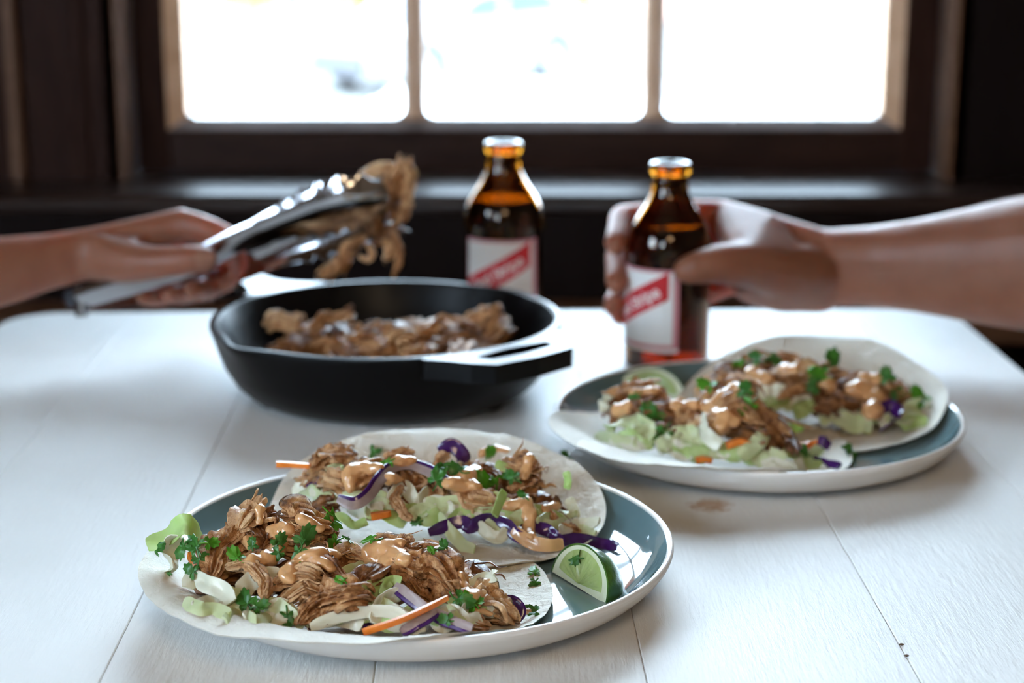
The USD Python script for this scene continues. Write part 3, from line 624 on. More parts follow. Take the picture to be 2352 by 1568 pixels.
food('cilantro_bright', [(0, (.04, .18, .012)), (.5, (.09, .31, .022)), (1, (.17, .42, .05))], 160, .34, .5, (700, .3, .0003), .30, (.16, .48, .03))
# toasted spots on a tortilla
nd = {'g': ('geometry', {}), 'n': ('noise_texture', {'scale': 30, 'detail': 3}), 'r': ('rgb_ramp', {'ramp': [(0, (.80, .745, .62)), (1, (.90, .86, .765))]}),
      'v': ('voronoi_texture', {'feature': 'smooth_f1', 'scale': 26, 'smoothness': .35}), 'vr': ('rgb_ramp', {'ramp': [(0, (1, 1, 1)), (.16, (.55, .55, .55)), (.27, (0, 0, 0)), (1, (0, 0, 0))]}),
      'k': ('noise_texture', {'scale': 17, 'detail': 2}), 'kr': ('rgb_ramp', {'ramp': [(0, (0, 0, 0)), (.5, (0, 0, 0)), (.62, (1, 1, 1)), (1, (1, 1, 1))]}),
      'mu': ('mix', {'mix_type': 'multiply', 'fac': 1.0}), 'x': ('mix', {'mix_type': 'mix', 'color2': (.52, .28, .12)}),
      'bn': ('noise_texture', {'scale': 150, 'detail': 5, 'roughness': .62, 'distortion': .5}), 'b': ('bump', {'strength': .8, 'distance': .0028}),
      'p': ('principled_bsdf', {'roughness': .6, 'specular_ior_level': .3}), 't': ('translucent_bsdf', {'color': (.85, .66, .40)}), 'mx': ('mix_closure', {'fac': .10})}
M['tortilla'] = usdkit.material(stage, '/World/Looks/tortilla_toasted', nd, [('g.position', 'n.vector'), ('n.fac', 'r.fac'), ('g.position', 'v.vector'), ('v.distance', 'vr.fac'), ('g.position', 'k.vector'), ('k.fac', 'kr.fac'),
      ('vr.color', 'mu.color1'), ('kr.color', 'mu.color2'), ('mu.color', 'x.fac'), ('r.color', 'x.color1'), ('x.color', 'p.base_color'), ('g.position', 'bn.vector'), ('bn.fac', 'b.height'), ('b.normal', 'p.normal'),
      ('p.BSDF', 'mx.closure1'), ('t.BSDF', 'mx.closure2')], surface='mx.closure')
food('lime_rind', [(0, (.012, .050, .006)), (.45, (.030, .105, .010)), (.62, (.085, .20, .020)), (1, (.20, .36, .05))], 60, .3, .5, (600, .5, .0006), coat_weight=.3)
food('lime_pith', [(0, (.66, .72, .46)), (1, (.80, .82, .66))], 90, .5, .4, (500, .3, .0005))
food('lime_flesh', [(0, (.36, .50, .13)), (.5, (.50, .62, .24)), (1, (.62, .70, .38))], 220, .12, .6, (520, .5, .0006), .25, (.45, .65, .15), coat_weight=.5)

# ---------------------------------------------------------------- food: shapes
def resample(path, n):
    s = np.r_[0, np.cumsum(np.linalg.norm(np.diff(path, axis=0), axis=1))]; u = np.linspace(0, s[-1], n)
    return np.stack([np.interp(u, s, path[:, k]) for k in range(3)], 1)
def shred(pts, w, h=None, seed=0, n=34, k=36, fray=.22, strands=3, rag=1.0):
    """a torn lump of cooked meat: fibres run along the path, both ends frayed"""
    rng = np.random.default_rng(seed); h = h or w * .72
    path = resample(smooth_path(pts, 8), 60); L = np.linalg.norm(np.diff(path, axis=0), axis=1).sum()
    path = path + (np.stack([meshkit.noise(np.c_[np.linspace(0, 3, 60), np.full(60, seed + i*7.3), np.zeros(60)], 3) for i in range(3)], 1) - .5) * w * .9
    t, A, B = frames(path); u = np.linspace(0, 1, n); th = np.arange(k) * 2 * PI / k
    U, TH = np.meshgrid(u, th, indexing='ij'); env = (np.clip(np.sin(PI * (U*.94 + .03)), 0, 1)) ** .36
    cx, sx = np.cos(TH), np.sin(TH)
    lob = np.zeros_like(U)
    for f, amp in ((2, .10), (5, .14), (9, .18), (16, .16), (25, .10)):
        ph = rng.random() * 9; wob = (meshkit.noise(np.stack([U*3.5, np.full_like(U, f + seed), U*0], -1), 1) - .5) * 2.2
        lob += amp * (1 - 2 * np.abs(np.sin((f*TH + ph + wob) / 2)))
    lump = (meshkit.fbm(np.stack([cx*1.3 + 5, sx*1.3 + seed*3.1, U*L/w*.55], -1), 4, seed % 50) - .5) * 1.15
    grit = (meshkit.fbm(np.stack([cx*5 + 9, sx*5 + seed, U*L/w*2.4], -1), 2, seed % 31) - .5) * .50 * rag
    grit = grit + (meshkit.noise(np.stack([cx*11 + 3, sx*11 + seed, U*L/w*6.5], -1), 8) - .5) * .20 * rag
    R = env * (1 + lob * .95 + lump + grit)
    fr = 1 + fray * (meshkit.noise(np.stack([cx*2.2 + 4, sx*2.2 + seed*1.7, (U > .5)*5.0], -1), 7) - .5) * 2.2
    UU = np.clip(.5 + (U - .5) * fr, -.12, 1.12); i = np.clip(UU, 0, 1) * 59
    def at(a): return np.stack([np.interp(i, np.arange(60), a[:, q]) for q in range(3)], -1)
    c = at(path) + at(t) * ((UU - np.clip(UU, 0, 1)) * L)[..., None]
    v = c + at(A) * (w * R * cx)[..., None] + at(B) * (h * R * sx)[..., None]
    v = v.reshape(-1, 3); a = (np.arange(n - 1)[:, None] * k + np.arange(k)).ravel(); b = (np.arange(n - 1)[:, None] * k + (np.arange(k) + 1) % k).ravel()
    F = np.vstack([np.c_[a, b, b + k], np.c_[a, b + k, a + k]])
    c0, c1 = len(v), len(v) + 1; v = np.vstack([v, v[:k].mean(0), v[-k:].mean(0)]); j = np.arange(k); q = (j + 1) % k
    F = np.vstack([F, np.c_[np.full(k, c0), q, j], np.c_[np.full(k, c1), (n-1)*k + j, (n-1)*k + q]])
    ms = [trimesh.Trimesh(v, F, process=False)]
    for s in range(strands):
        a0 = rng.random() * 2 * PI; i0, i1 = sorted(rng.random(2) * 60); i1 = min(max(i1, i0 + 22), 66); ii = np.linspace(i0, min(i1, 59), 9).astype(int)
        off = A[ii] * (w*math.cos(a0)) + B[ii] * (h*math.sin(a0)); p = path[ii] + off * (.9 + .25 * np.linspace(0, 1, 9) ** 2)[:, None] + rng.normal(size=(9, 3)) * w * .07
        d = p[-1] - p[-3]; p = np.vstack([p, p[-1] + d * .4 + rng.normal(size=3) * w * .15 + np.array([0, 0, -.0012]), p[-1] + d * .7 + rng.normal(size=3) * w * .3 + np.array([0, 0, -.003])])
        r0 = w * (.10 + .10 * rng.random()); ms.append(sweep(smooth_path(p, 3), ring(6, 1, .7), r0 * np.interp(np.linspace(0, 1, 31), [0, .2, .8, 1], [.3, 1, .8, .15])))
    return trimesh.util.concatenate(ms)
def ribbon(pts, width, thick=.0011, roll=(0, 0), seed=0, n=28, ruffle=.15, taper=.75, off=0.0, part=None):
    """a cut strip of leaf, width across; part = (lo, hi) keeps only that share of the width"""
    rng = np.random.default_rng(seed); path = resample(smooth_path(pts, 8), n); u = np.linspace(0, 1, n)
    ro = -np.radians(np.interp(u, np.linspace(0, 1, len(roll)), roll)) + (meshkit.noise(np.c_[u*4, np.full(n, seed*.7), u*0], 5) - .5) * ruffle * 4
    t, A, B = frames(path, roll=ro); lo, hi = part or (-1, 1); x = np.linspace(lo, hi, 6)
    ww = width / 2 * np.interp(u, [0, .08, .5, .92, 1], [taper*.8, .95, 1, .95, taper]) * (1 + .22 * (meshkit.noise(np.c_[u*6, np.full(n, seed*1.3), u*0 + 4], 9) - .5))
    wav = (meshkit.noise(np.stack([np.repeat(u[:, None]*5, 6, 1), np.repeat(x[None]*1.2, n, 0), np.full((n, 6), seed*.37)], -1), 2) - .5) * width * ruffle * 2.0
    V = []
    for lay in (1, -1):
        e = 1 - .45 * (np.abs(x) > .99)
        V.append(path[:, None] + A[:, None] * (ww[:, None] * x[None])[..., None] + B[:, None] * (wav + lay * thick / 2 * e[None] + off)[..., None])
    V = np.stack(V).reshape(-1, 3); m = 6; nn = n * m; F = []
    for i in range(n - 1):
        for j in range(m - 1):
            a = i*m + j; F += [(a, a+1, a+m+1), (a, a+m+1, a+m), (nn+a, nn+a+m+1, nn+a+1), (nn+a, nn+a+m, nn+a+m+1)]
        for j, s in ((0, 0), (m-1, 1)):
            a = i*m + j; F += [(a, nn+a+m, nn+a), (a, a+m, nn+a+m)] if not s else [(a, nn+a, nn+a+m), (a, nn+a+m, a+m)]
    for j in range(m - 1):
        F += [(j, nn+j, nn+j+1), (j, nn+j+1, j+1)]; a = (n-1)*m + j; F += [(a, nn+a+1, nn+a), (a, a+1, nn+a+1)]
    return trimesh.Trimesh(V, np.array(F), process=False)
def leaf_mesh(R, seed, curl=1.0):
    """a lobed, toothed cilantro blade with its stalk, flat in xy, tip along +y"""
    rng = np.random.default_rng(seed); na, nr = 72, 6; a = np.linspace(-2.35, 2.35, na)
    r = R * (.36 + .64 * np.abs(np.cos(1.36 * a + rng.normal() * .12)) ** .95) * (1 + .11 * (2*np.abs((a * 2.6 + rng.random()) % 1 - .5) * 2 - 1) + .06 * rng.normal(size=na).cumsum() / 6)
    r *= np.interp(np.abs(a), [0, 1.4, 2.35], [1.05, .92, .45]); q = (np.arange(nr + 1) / nr)[:, None]
    x, y = q * r * np.sin(a), q * r * np.cos(a) + .0 * q
    z = curl * (-.9 * (x*x) / R * .6 + .35 * R * np.sin(y / R * 2.2 + rng.random() * 5) * .5 + .25 * R * (meshkit.noise(np.stack([x/R*2.5, y/R*2.5, np.full_like(x, seed)], -1), 3) - .5)) + .12 * R * np.abs(np.sin(1.36 * a * 1.5)) * q
    top = np.stack([x, y, z], -1).reshape(-1, 3); F = []
    for i in range(nr):
        for j in range(na - 1):
            b = i*na + j; F += [(b, b+na, b+na+1), (b, b+na+1, b+1)]
    N = len(top); F = np.array(F); th = .00028; V = np.vstack([top, top - [0, 0, th]]); G = np.vstack([F[:, ::-1], F + N])
    o = nr*na + np.arange(na - 1); G = np.vstack([G, np.c_[o, o+N, o+N+1], np.c_[o, o+N+1, o+1]])
    st = sweep(smooth_path([(0, .1*R, 0), (.05*R*rng.normal(), -.3*R, -.03*R), (.15*R*rng.normal(), -.75*R, -.10*R)], 5), ring(6), np.full(11, .00045))
    return trimesh.Trimesh(V, G, process=False), st
def orient(mesh, c, normal, spin):
    n = np.asarray(normal, float); n /= np.linalg.norm(n); a = np.cross([.13, .9, .2], n); a /= np.linalg.norm(a); b = np.cross(n, a)
    s, k = math.sin(spin), math.cos(spin); Mx = np.eye(4); Mx[:3, 0] = k*a + s*b; Mx[:3, 1] = -s*a + k*b; Mx[:3, 2] = n; Mx[:3, 3] = c
    m = mesh.copy(); m.apply_transform(Mx); return m

# ---------------------------------------------------------------- food: the surface built so far, as a height map above the table
GX, GY, GS = np.array([-.24, .36]), np.array([.69, 1.31]), .0008
nx, ny = int((GX[1] - GX[0]) / GS), int((GY[1] - GY[0]) / GS)
gx, gy = np.meshgrid(GX[0] + (np.arange(nx) + .5) * GS, GY[0] + (np.arange(ny) + .5) * GS, indexing='ij')
H = np.zeros((nx, ny))
pin = np.array([(0, .0068), (.095, .0073), (.110, .0085), (.119, .0114), (.126, .0160), (.131, .0212), (.136, .0232), (.1361, 0), (1, 0)])
for c in (P1, P2): H = np.maximum(H, np.interp(np.hypot(gx - c[0], gy - c[1]), pin[:, 0], pin[:, 1]))
def cell(x, y): return np.clip(((np.asarray(x) - GX[0]) / GS).astype(int), 0, nx - 1), np.clip(((np.asarray(y) - GY[0]) / GS).astype(int), 0, ny - 1)
def stamp(m):
    v = m.vertices; f = m.faces; p = np.vstack([v, v[f].mean(1)]); i, j = cell(p[:, 0], p[:, 1])
    for di, dj in ((0, 0), (1, 0), (0, 1), (-1, 0), (0, -1)):
        np.maximum.at(H, (np.clip(i + di, 0, nx-1), np.clip(j + dj, 0, ny-1)), p[:, 2] - T)
def hit(px, py, field=None, near=.70, far=1.32):
    """where the line of sight through a point of the photograph meets the heap: used once, to lay things on it"""
    f = H if field is None else field; r = ray(px, py); d = np.linspace(near, far, 2400); p = np.array([0, 0, EYE]) + r * (d / r[1])[:, None]
    i, j = cell(p[:, 0], p[:, 1]); under = np.nonzero(p[:, 2] <= f[i, j])[0]
    q = p[under[0]] if len(under) else p[np.argmin(p[:, 2] - f[i, j])]
    return q + [0, 0, T]
def normal_at(p, w=5):
    i, j = cell(p[0], p[1]); a, b = max(i - w, 0), min(i + w, nx - 1); c, d = max(j - w, 0), min(j + w, ny - 1)
    n = np.array([-(H[b, j] - H[a, j]) / ((b - a) * GS), -(H[i, d] - H[i, c]) / ((d - c) * GS), 1.0]); n[:2] = np.clip(n[:2], -1.5, 1.5); return n / np.linalg.norm(n)

# ---------------------------------------------------------------- tortillas
def tortilla(cx, cy, R, plate, label, seed, lift=None, under=None, squash=1.0, turn=0.0):
    na, nr = 132, 44; a = np.arange(na) * 2 * PI / na; q = np.linspace(0, 1, nr)[:, None]
    edge = R * (1 + .018 * (meshkit.noise(np.stack([np.cos(a)*2 + 7, np.sin(a)*2, np.full(na, seed)], -1), 1) - .5) * 2)
    x, y = q * edge * np.cos(a), q * edge * np.sin(a) * squash
    x, y = cx + x*math.cos(turn) - y*math.sin(turn), cy + x*math.sin(turn) + y*math.cos(turn)
    r = np.hypot(x - plate[0], y - plate[1])
    z = np.interp(r, [0, .085, .100, .112, .122, .130, .1365, .145, .16, .2], [.0075, .0080, .0094, .0125, .0170, .0215, .0246, .0262, .0258, .023])
    if under is not None:           # resting on the tortilla below
        ux, uy, uR = under; z = z + .0022 * np.clip((uR + .006 - np.hypot(x - ux, y - uy)) / .012, 0, 1)
    if lift is not None: z = z + lift(x, y)
    z = z + (meshkit.fbm(np.stack([x*45, y*45, np.full_like(x, seed)], -1), 3, seed) - .5) * .0035 * np.clip(q * 1.3, .3, 1) + .0009 * np.abs(meshkit.noise(np.stack([x*160, y*160, np.full_like(x, seed)], -1), 5) - .5) + np.clip(q - .86, 0, 1) ** 1.2 * .012
    z = np.maximum(z, np.where(r < .136, np.interp(r, pin[:, 0], pin[:, 1]) + .0004, 0)) + .0012
    th = .0027 * np.sqrt(np.clip(1 - q ** 14, .02, 1)); top = np.stack([x, y, T + z], -1); bot = np.stack([x, y, T + z - th + 0*x], -1)
    V = np.vstack([top.reshape(-1, 3), bot.reshape(-1, 3)]); N = nr*na; F = []
    i = (np.arange(nr - 1)[:, None] * na + np.arange(na)).ravel(); j = (np.arange(nr - 1)[:, None] * na + (np.arange(na) + 1) % na).ravel()
    F = np.vstack([np.c_[i, i+na, j+na], np.c_[i, j+na, j]]); o = (nr-1)*na + np.arange(na); o2 = (nr-1)*na + (np.arange(na) + 1) % na
    F = np.vstack([F, F[:, ::-1] + N, np.c_[o, o+N, o2+N], np.c_[o, o2+N, o2]])
    m = trimesh.Trimesh(V, F, process=False); obj('tortilla', m, 'tortilla', label=label, cat='tortilla', smooth=60); stamp(m)
TA, TB, TC, TD = (-.083, .832, .1045), (-.0435, .944, .0965), (.1215, 1.077, .0965), (.2075, 1.166, .0925)
tortilla(*TA, P1, 'flat white flour tortilla along the near rim of the front plate', 3)
tortilla(TB[0], TB[1], TB[2], P1, 'white flour tortilla with its back edge curled up, rear of the front plate', 8, under=TA,
         lift=lambda x, y: .010 * np.clip((y - .955) / .065, 0, 1) ** 1.7, squash=.86, turn=-.10)
tortilla(TD[0], TD[1], TD[2], P2, 'white flour tortilla at the rear of the back plate', 12, lift=lambda x, y: .014 * np.clip((y - 1.17) / .07, 0, 1) ** 1.6)
tortilla(TC[0], TC[1], TC[2], P2, 'white flour tortilla along the near rim of the back plate', 17, under=TD)

# ---------------------------------------------------------------- heaps: guide mounds that the fillings follow
def mound(cols, yb, wf, wb):
    """cols: (x, ridge depth, ridge height); wf, wb: half widths in front and behind"""
    c = np.array(cols); d = np.interp(gx, c[:, 0], c[:, 1]); h = np.interp(gx, c[:, 0], c[:, 2], left=0, right=0)
    v = np.where(gy < d, (d - gy) / wf, (gy - d) / wb); return np.maximum(H, np.where(v < 1, h * np.clip(1 - v ** 2, 0, 1) ** .7, 0)), (c[:, 0], c[:, 1])
GA = mound([(-.178, .830, 0), (-.163, .830, .028), (-.139, .830, .044), (-.117, .830, .045), (-.091, .826, .039), (-.067, .822, .033), (-.0516, .820, .033), (-.0276, .814, .027), (-.0057, .797, .017), (.006, .79, .006), (.012, .79, 0)], 0, .062, .03)
GB = mound([(-.128, .940, 0), (-.1147, .943, .032), (-.0906, .945, .042), (-.0665, .945, .041), (-.0424, .945, .038), (-.0183, .945, .037), (.0058, .942, .035), (.016, .938, .026), (.030, .930, .017), (.0395, .918, .012), (.046, .91, 0)], 0, .055, .03)
GC = mound([(.050, 1.085, 0), (.0629, 1.085, .033), (.077, 1.084, .042), (.105, 1.082, .040), (.1472, 1.080, .045), (.160, 1.075, .036), (.1753, 1.066, .022), (.1865, 1.06, .012), (.195, 1.05, 0)], 0, .062, .03)
GD = mound([(.125, 1.165, 0), (.140, 1.165, .032), (.158, 1.166, .041), (.1764, 1.167, .044), (.2036, 1.167, .043), (.2248, 1.166, .035), (.243, 1.165, .033), (.264, 1.162, .026), (.276, 1.158, .018), (.29, 1.15, 0)], 0, .062, .03)
seedn = [100]
def nxt(): seedn[0] += 1; return seedn[0]
def lay(pxs, guide, up=0.0):
    out = []
    for x, y in pxs:
        g, ridge = guide; dx = hit(x, y, g)[0]
        for _ in range(2): far = np.interp(dx, ridge[0], ridge[1]) + .010; p = hit(x, y, g, far=far); dx = p[0]
        k = np.array([0, 0, T + EYE]) - p; out.append(p + k / np.linalg.norm(k) * up * 1.5)
    return out
def chicken(pxs, w, label, guide, m='chicken', h=None, group=None, lo=False, up=0.0, **kw):
    kw = {**(dict(n=22, k=30, strands=2) if lo else dict(n=46, k=72, strands=4)), **kw}
    mesh = shred(lay(pxs, guide, up), w, h, nxt(), **kw)
    obj('shredded_chicken', mesh, m, label=label, cat='chicken', group=group, smooth=55); stamp(mesh); return mesh
def strip(pxs, w, m, label, guide, roll=(40, 60), group=None, up=.001, low=False, name='cabbage_shred', cat='cabbage', **kw):
    p = lay(pxs, guide, up); s = nxt()
    if m == 'purple':
        t = thing(name, label, cat, (0, 0, 0), group=group)
        a = ribbon(p, w, .0012, roll, s, part=(-1, .36) if low else (-.36, 1), **kw); b = ribbon(p, w, .0016, roll, s, part=(.34, 1) if low else (-1, -.34), **kw)
        obj('flesh', a, 'purple_flesh', t, label='pale cut face', smooth=60); obj('skin', b, 'purple_skin', t, label='dark purple edge', smooth=60); mesh = cat_(a, b)
    else:
        mesh = ribbon(p, w, .0012, roll, s, **kw); obj(name, mesh, m, label=label, cat=cat, group=group, smooth=60)
    stamp(mesh); return mesh
def carrot(pxs, r, label, guide, group=None, up=.001):
    p = smooth_path(lay(pxs, guide, up), 6); sec = np.array([(-1, -.8), (-.8, -1), (.8, -1), (1, -.8), (1, .8), (.8, 1), (-.8, 1), (-1, .8)]) * r
    mesh = sweep(p, sec, np.c_[np.interp(np.linspace(0, 1, len(p)), [0, .1, .85, 1], [.7, 1, .95, .45]), np.linspace(1, .8, len(p))]); obj('carrot_shred', mesh, 'carrot', label=label, cat='carrot', group=group, smooth=40); stamp(mesh)
def cilantro(px, py, R, label, spin=0.0, tilt=(0, 0), m='cilantro', group=None, up=.0008, field=None):
    s = nxt(); R = R * .80; b, st = leaf_mesh(R, s); p = hit(px, py, field); n = normal_at(p) + np.array([tilt[0], tilt[1], 0]); p = p + np.array([0, 0, up])
    t = thing('cilantro_leaf', label, 'cilantro', p, group=group)
    for part, mm in (('blade', b), ('stem', st)): obj(part, orient(mm, (0, 0, 0), n, spin), m, t, smooth=50)
    stamp(orient(b, p, n, spin))
def sauce(strokes, label, it=10):
    P = []
    for pts, r0, r1 in strokes:
        c = [hit(x, y) for x, y in pts]; c = resample(smooth_path(c, 6), max(3, 3 * len(c))) if len(c) > 1 else np.array(c)
        rr = np.linspace(r0, r1, len(c)) * (1 + .25 * np.sin(np.arange(len(c)) * 2.1)); sp = []
        for q, r in zip(c, rr):
            n = normal_at(q); k = n * .55 + np.array([0, -.45, .3]); k /= np.linalg.norm(k); r = r * 1.08
            sp.append(Manifold.sphere(float(r), 14).scale([1, 1, .85]).translate([float(e) for e in q - k * r * .25]))
        P += [Manifold.batch_hull(sp[i:i+2]) for i in range(len(sp) - 1)] or sp
    m = Manifold.batch_boolean(P, m3.OpType.Add).refine_to_length(.0012); t = tm(m); t = trimesh.Trimesh(t.vertices, t.faces, process=True)
    trimesh.smoothing.filter_laplacian(t, lamb=.5, iterations=it, volume_constraint=False); t.vertices = t.vertices + t.vertex_normals * ((meshkit.fbm(t.vertices * 230, 3, 6) - .55) * .0030)[:, None]
    trimesh.smoothing.filter_laplacian(t, lamb=.5, iterations=2, volume_constraint=False); stamp(t)
    return obj('sauce', t, 'sauce', label=label, cat='sauce', kind='stuff', smooth=True)
# ---------------------------------------------------------------- near taco of the front plate
LT = 'near taco of the front plate'
rb = np.random.default_rng(21)
for k in range(24):                                  # the bed of cabbage and meat under the heap
    x = 470 + 28*k + rb.normal()*12; y = 1372 + .075*(x - 470) + (30 if 560 < x < 1060 else 0) + rb.normal()*18; y = min(y, 1424 - .00008*(x - 800)**2); a = rb.normal()*.4
    strip([(x - 52, y + 22*a), (x - 16, y - 12 + 8*rb.normal()), (x + 18, y + 4 + 6*rb.normal()), (x + 50, y - 22*a)], .0058 + .0030*rb.random(), ('cabbage_pale', 'cabbage_white', 'cabbage_green', 'cabbage_white')[k % 4], 'shred of pale cabbage bedded under the chicken of the ' + LT, GA, (30 + 40*rb.random(), 30 + 40*rb.random()), group='cabbage bedded in the near taco', up=.003)
for k in range(12):
    x = 500 + 52*k; y = 1330 + 4*k + rb.normal()*16
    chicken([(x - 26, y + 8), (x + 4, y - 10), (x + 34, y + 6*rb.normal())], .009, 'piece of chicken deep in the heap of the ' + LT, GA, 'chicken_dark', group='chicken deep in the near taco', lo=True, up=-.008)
A = lambda p, w, l, m='chicken', **k: chicken(p, w, l, GA, m, **k)
A([(478, 1336), (500, 1280), (536, 1238), (566, 1198)], .0085, 'tall leaning slab of chicken at the left end of the near taco', fray=.1, up=.002)
A([(556, 1226), (575, 1192), (592, 1166)], .0098, 'broad folded top of the tall slab of chicken, near taco', 'chicken_pale', h=.006, up=.004, fray=.15)
A([(612, 1215), (624, 1192), (636, 1186)], .0060, 'small dark crumb of chicken behind the tall slab, near taco', 'chicken_dark')
A([(648, 1180), (690, 1190), (726, 1206), (755, 1212)], .0112, 'large sauced lump of chicken at the top of the near taco', up=.004)
A([(660, 1226), (690, 1236), (716, 1250)], .0100, 'stringy lump of chicken under the bluish cilantro leaf, near taco', 'chicken_pale', up=.002)
A([(735, 1216), (752, 1240), (768, 1266)], .0066, 'frayed tatter of chicken hanging off the top lump, near taco', strands=5)
A([(590, 1222), (606, 1240), (612, 1262)], .0070, 'dark chicken in the gap beside the tall slab, near taco', 'chicken_dark')
A([(556, 1286), (586, 1282), (612, 1292)], .0060, 'small curl of chicken dipped in sauce, left part of the near taco')
A([(524, 1304), (566, 1300), (598, 1326), (616, 1374)], .0038, 'thin strand of chicken curling down over the white cabbage, near taco', 'chicken_pale', h=.0034, fray=.05, up=.006)
A([(648, 1328), (690, 1296), (728, 1288), (776, 1336)], .0072, 'arched piece of chicken under thick sauce in the middle of the near taco', 'chicken_dark', up=.003)
A([(642, 1338), (690, 1322), (738, 1340)], .0058, 'pale folded band of chicken below the arched piece, near taco', 'chicken_pale', up=.004)
A([(650, 1372), (700, 1356), (738, 1366)], .0070, 'pale stringy knot of chicken low in the middle of the near taco', 'chicken_pale', strands=6, up=.003)
A([(690, 1398), (752, 1382), (800, 1378), (834, 1390)], .0108, 'rough craggy lump of chicken above the long white cabbage arch', up=.003, rag=1.8)
A([(738, 1362), (716, 1396), (696, 1430)], .0050, 'tail of chicken trailing down to the tortilla, near taco', up=.005)
A([(812, 1360), (842, 1334), (872, 1302)], .0082, 'smooth glossy brown piece of chicken slanting up the middle of the near taco', 'chicken_dark', h=.005, fray=.06, rag=.3, up=.002)
A([(764, 1272), (804, 1268), (846, 1292)], .0060, 'small pale flake of chicken left of the thickest sauce, near taco', 'chicken_pale', h=.004)
A([(842, 1270), (884, 1264), (930, 1284)], .0098, 'lump of chicken under the thickest pool of sauce, near taco', up=.003)
A([(896, 1262), (922, 1246), (946, 1234)], .0040, 'yellowish pointed tip of chicken sticking up from the thickest sauce', 'chicken_pale', up=.004, fray=.05)
A([(904, 1294), (950, 1308), (1000, 1326), (1056, 1360)], .0112, 'largest long brown piece of chicken, right half of the near taco', 'chicken', h=.009, fray=.1, up=.003)
A([(936, 1268), (982, 1272), (1030, 1290)], .0072, 'ragged ridge of chicken along the top of the largest piece, near taco', up=.003)
A([(1020, 1290), (1042, 1306), (1056, 1336)], .0068, 'knobbly end of chicken above the running sauce, near taco', 'chicken_pale', up=.002, rag=1.8)
A([(918, 1320), (950, 1342), (988, 1382)], .0034, 'thin fibres of chicken hanging under the largest piece, near taco', strands=5, h=.003)
A([(1068, 1384), (1104, 1372), (1138, 1392), (1172, 1424)], .0112, 'rounded lump of chicken at the right end of the near taco', 'chicken_pale', up=.002, rag=1.5)
A([(1066, 1416), (1096, 1428), (1122, 1438)], .0054, 'small torn scrap of chicken below the right end of the near taco')
A([(1030, 1372), (1050, 1386), (1066, 1398)], .0060, 'dark bit of chicken behind the bright cilantro leaf, near taco', 'chicken_dark')
S = lambda p, w, m, l, r=(40, 60), **k: strip(p, w, m, l + ', near taco', GA, r, **k)
S([(338, 1250), (384, 1232), (426, 1203), (466, 1240)], .0110, 'cabbage_green', 'pale green cabbage shred arching over the left edge of the tortilla', (25, 50, 60), up=.006)
S([(388, 1306), (392, 1264), (418, 1234), (444, 1252)], .0150, 'cabbage_white', 'white cupped piece of cabbage under the green arch at the far left', (70, 60), up=.008, ruffle=.3)
S([(430, 1350), (446, 1324), (470, 1338), (512, 1356), (532, 1384)], .0085, 'cabbage_white', 'creamy white wavy cabbage shred at the left front', (20, 60, 40), up=.006, ruffle=.3)
S([(519, 1362), (552, 1378), (582, 1402)], .0090, 'cabbage_pale', 'pale green flat cabbage shred left of the large cilantro leaf', (60, 50), up=.004)
S([(550, 1364), (578, 1334), (612, 1324), (646, 1322)], .0095, 'cabbage_white', 'broad white cabbage shred behind the thin chicken strand', (70, 50), up=.003)
S([(597, 1380), (650, 1398), (700, 1434)], .0080, 'cabbage_pale', 'pale green cabbage shred running down to the front edge', (50, 70), up=.004)
S([(604, 1416), (636, 1424), (658, 1412)], .0065, 'cabbage_white', 'small white curl of cabbage right of the large cilantro leaf', (60, 20), up=.004)
S([(712, 1440), (777, 1416), (850, 1403), (904, 1406), (936, 1420)], .0062, 'cabbage_white', 'long white cabbage strip arching along the front', (75, 70, 80), up=.007, ruffle=.05)
S([(860, 1432), (864, 1398), (886, 1372), (922, 1364)], .0080, 'cabbage_white', 'white looped cabbage strip left of the purple one', (60, 80, 40), up=.004)
S([(876, 1366), (892, 1338), (906, 1332), (922, 1334)], .0052, 'cabbage_green', 'small bright green cabbage curl beside the purple strip', (60, 20), up=.006)
S([(824, 1384), (862, 1356), (896, 1348)], .0120, 'cabbage_green', 'thin green cabbage sheet below the glossy chicken', (60, 50), up=.002)
S([(780, 1330), (826, 1312), (862, 1300)], .0100, 'cabbage_pale', 'translucent green cabbage behind the glossy chicken', (60, 70), up=-.002)
S([(960, 1344), (1000, 1352), (1030, 1384)], .0100, 'cabbage_green', 'yellow green cabbage in the shade under the largest chicken piece', (60, 30), up=-.002)
S([(1076, 1346), (1108, 1328), (1139, 1320)], .0065, 'cabbage_white', 'white crinkled cabbage shred sticking out behind the right end', (50, 40), up=.006, ruffle=.4)
S([(1030, 1395), (1046, 1404), (1056, 1416)], .0045, 'cabbage_white', 'short white cabbage stub right of the carrot tip', (40, 70), up=.003)
S([(942, 1452), (958, 1444), (976, 1438)], .0050, 'cabbage_white', 'short white cabbage stub in front of the purple strip', (30, 50), up=.007)
S([(906, 1345), (942, 1373), (981, 1402), (1032, 1426), (1084, 1446)], .0066, 'purple', 'long two-toned purple cabbage strip crossing under the carrot', (58, 66, 56), up=.0065, ruffle=.05, low=True)
S([(922, 1452), (955, 1434), (980, 1420), (1002, 1404)], .0062, 'purple', 'short two-toned purple cabbage piece below the carrot', (50, 56), up=.009, low=True)
S([(1150, 1382), (1178, 1386), (1192, 1406), (1182, 1420)], .0075, 'purple_skin', 'glossy purple cabbage curl at the right end', (70, 40, 80), up=.004)
S([(836, 1448), (846, 1426), (852, 1412)], .0070, 'purple_skin', 'dark purple cabbage bit inside the white loop', (60, 60))
S([(702, 1440), (718, 1424), (736, 1424)], .0070, 'purple_skin', 'dark purple cabbage bit at the foot of the long white strip', (60, 60))
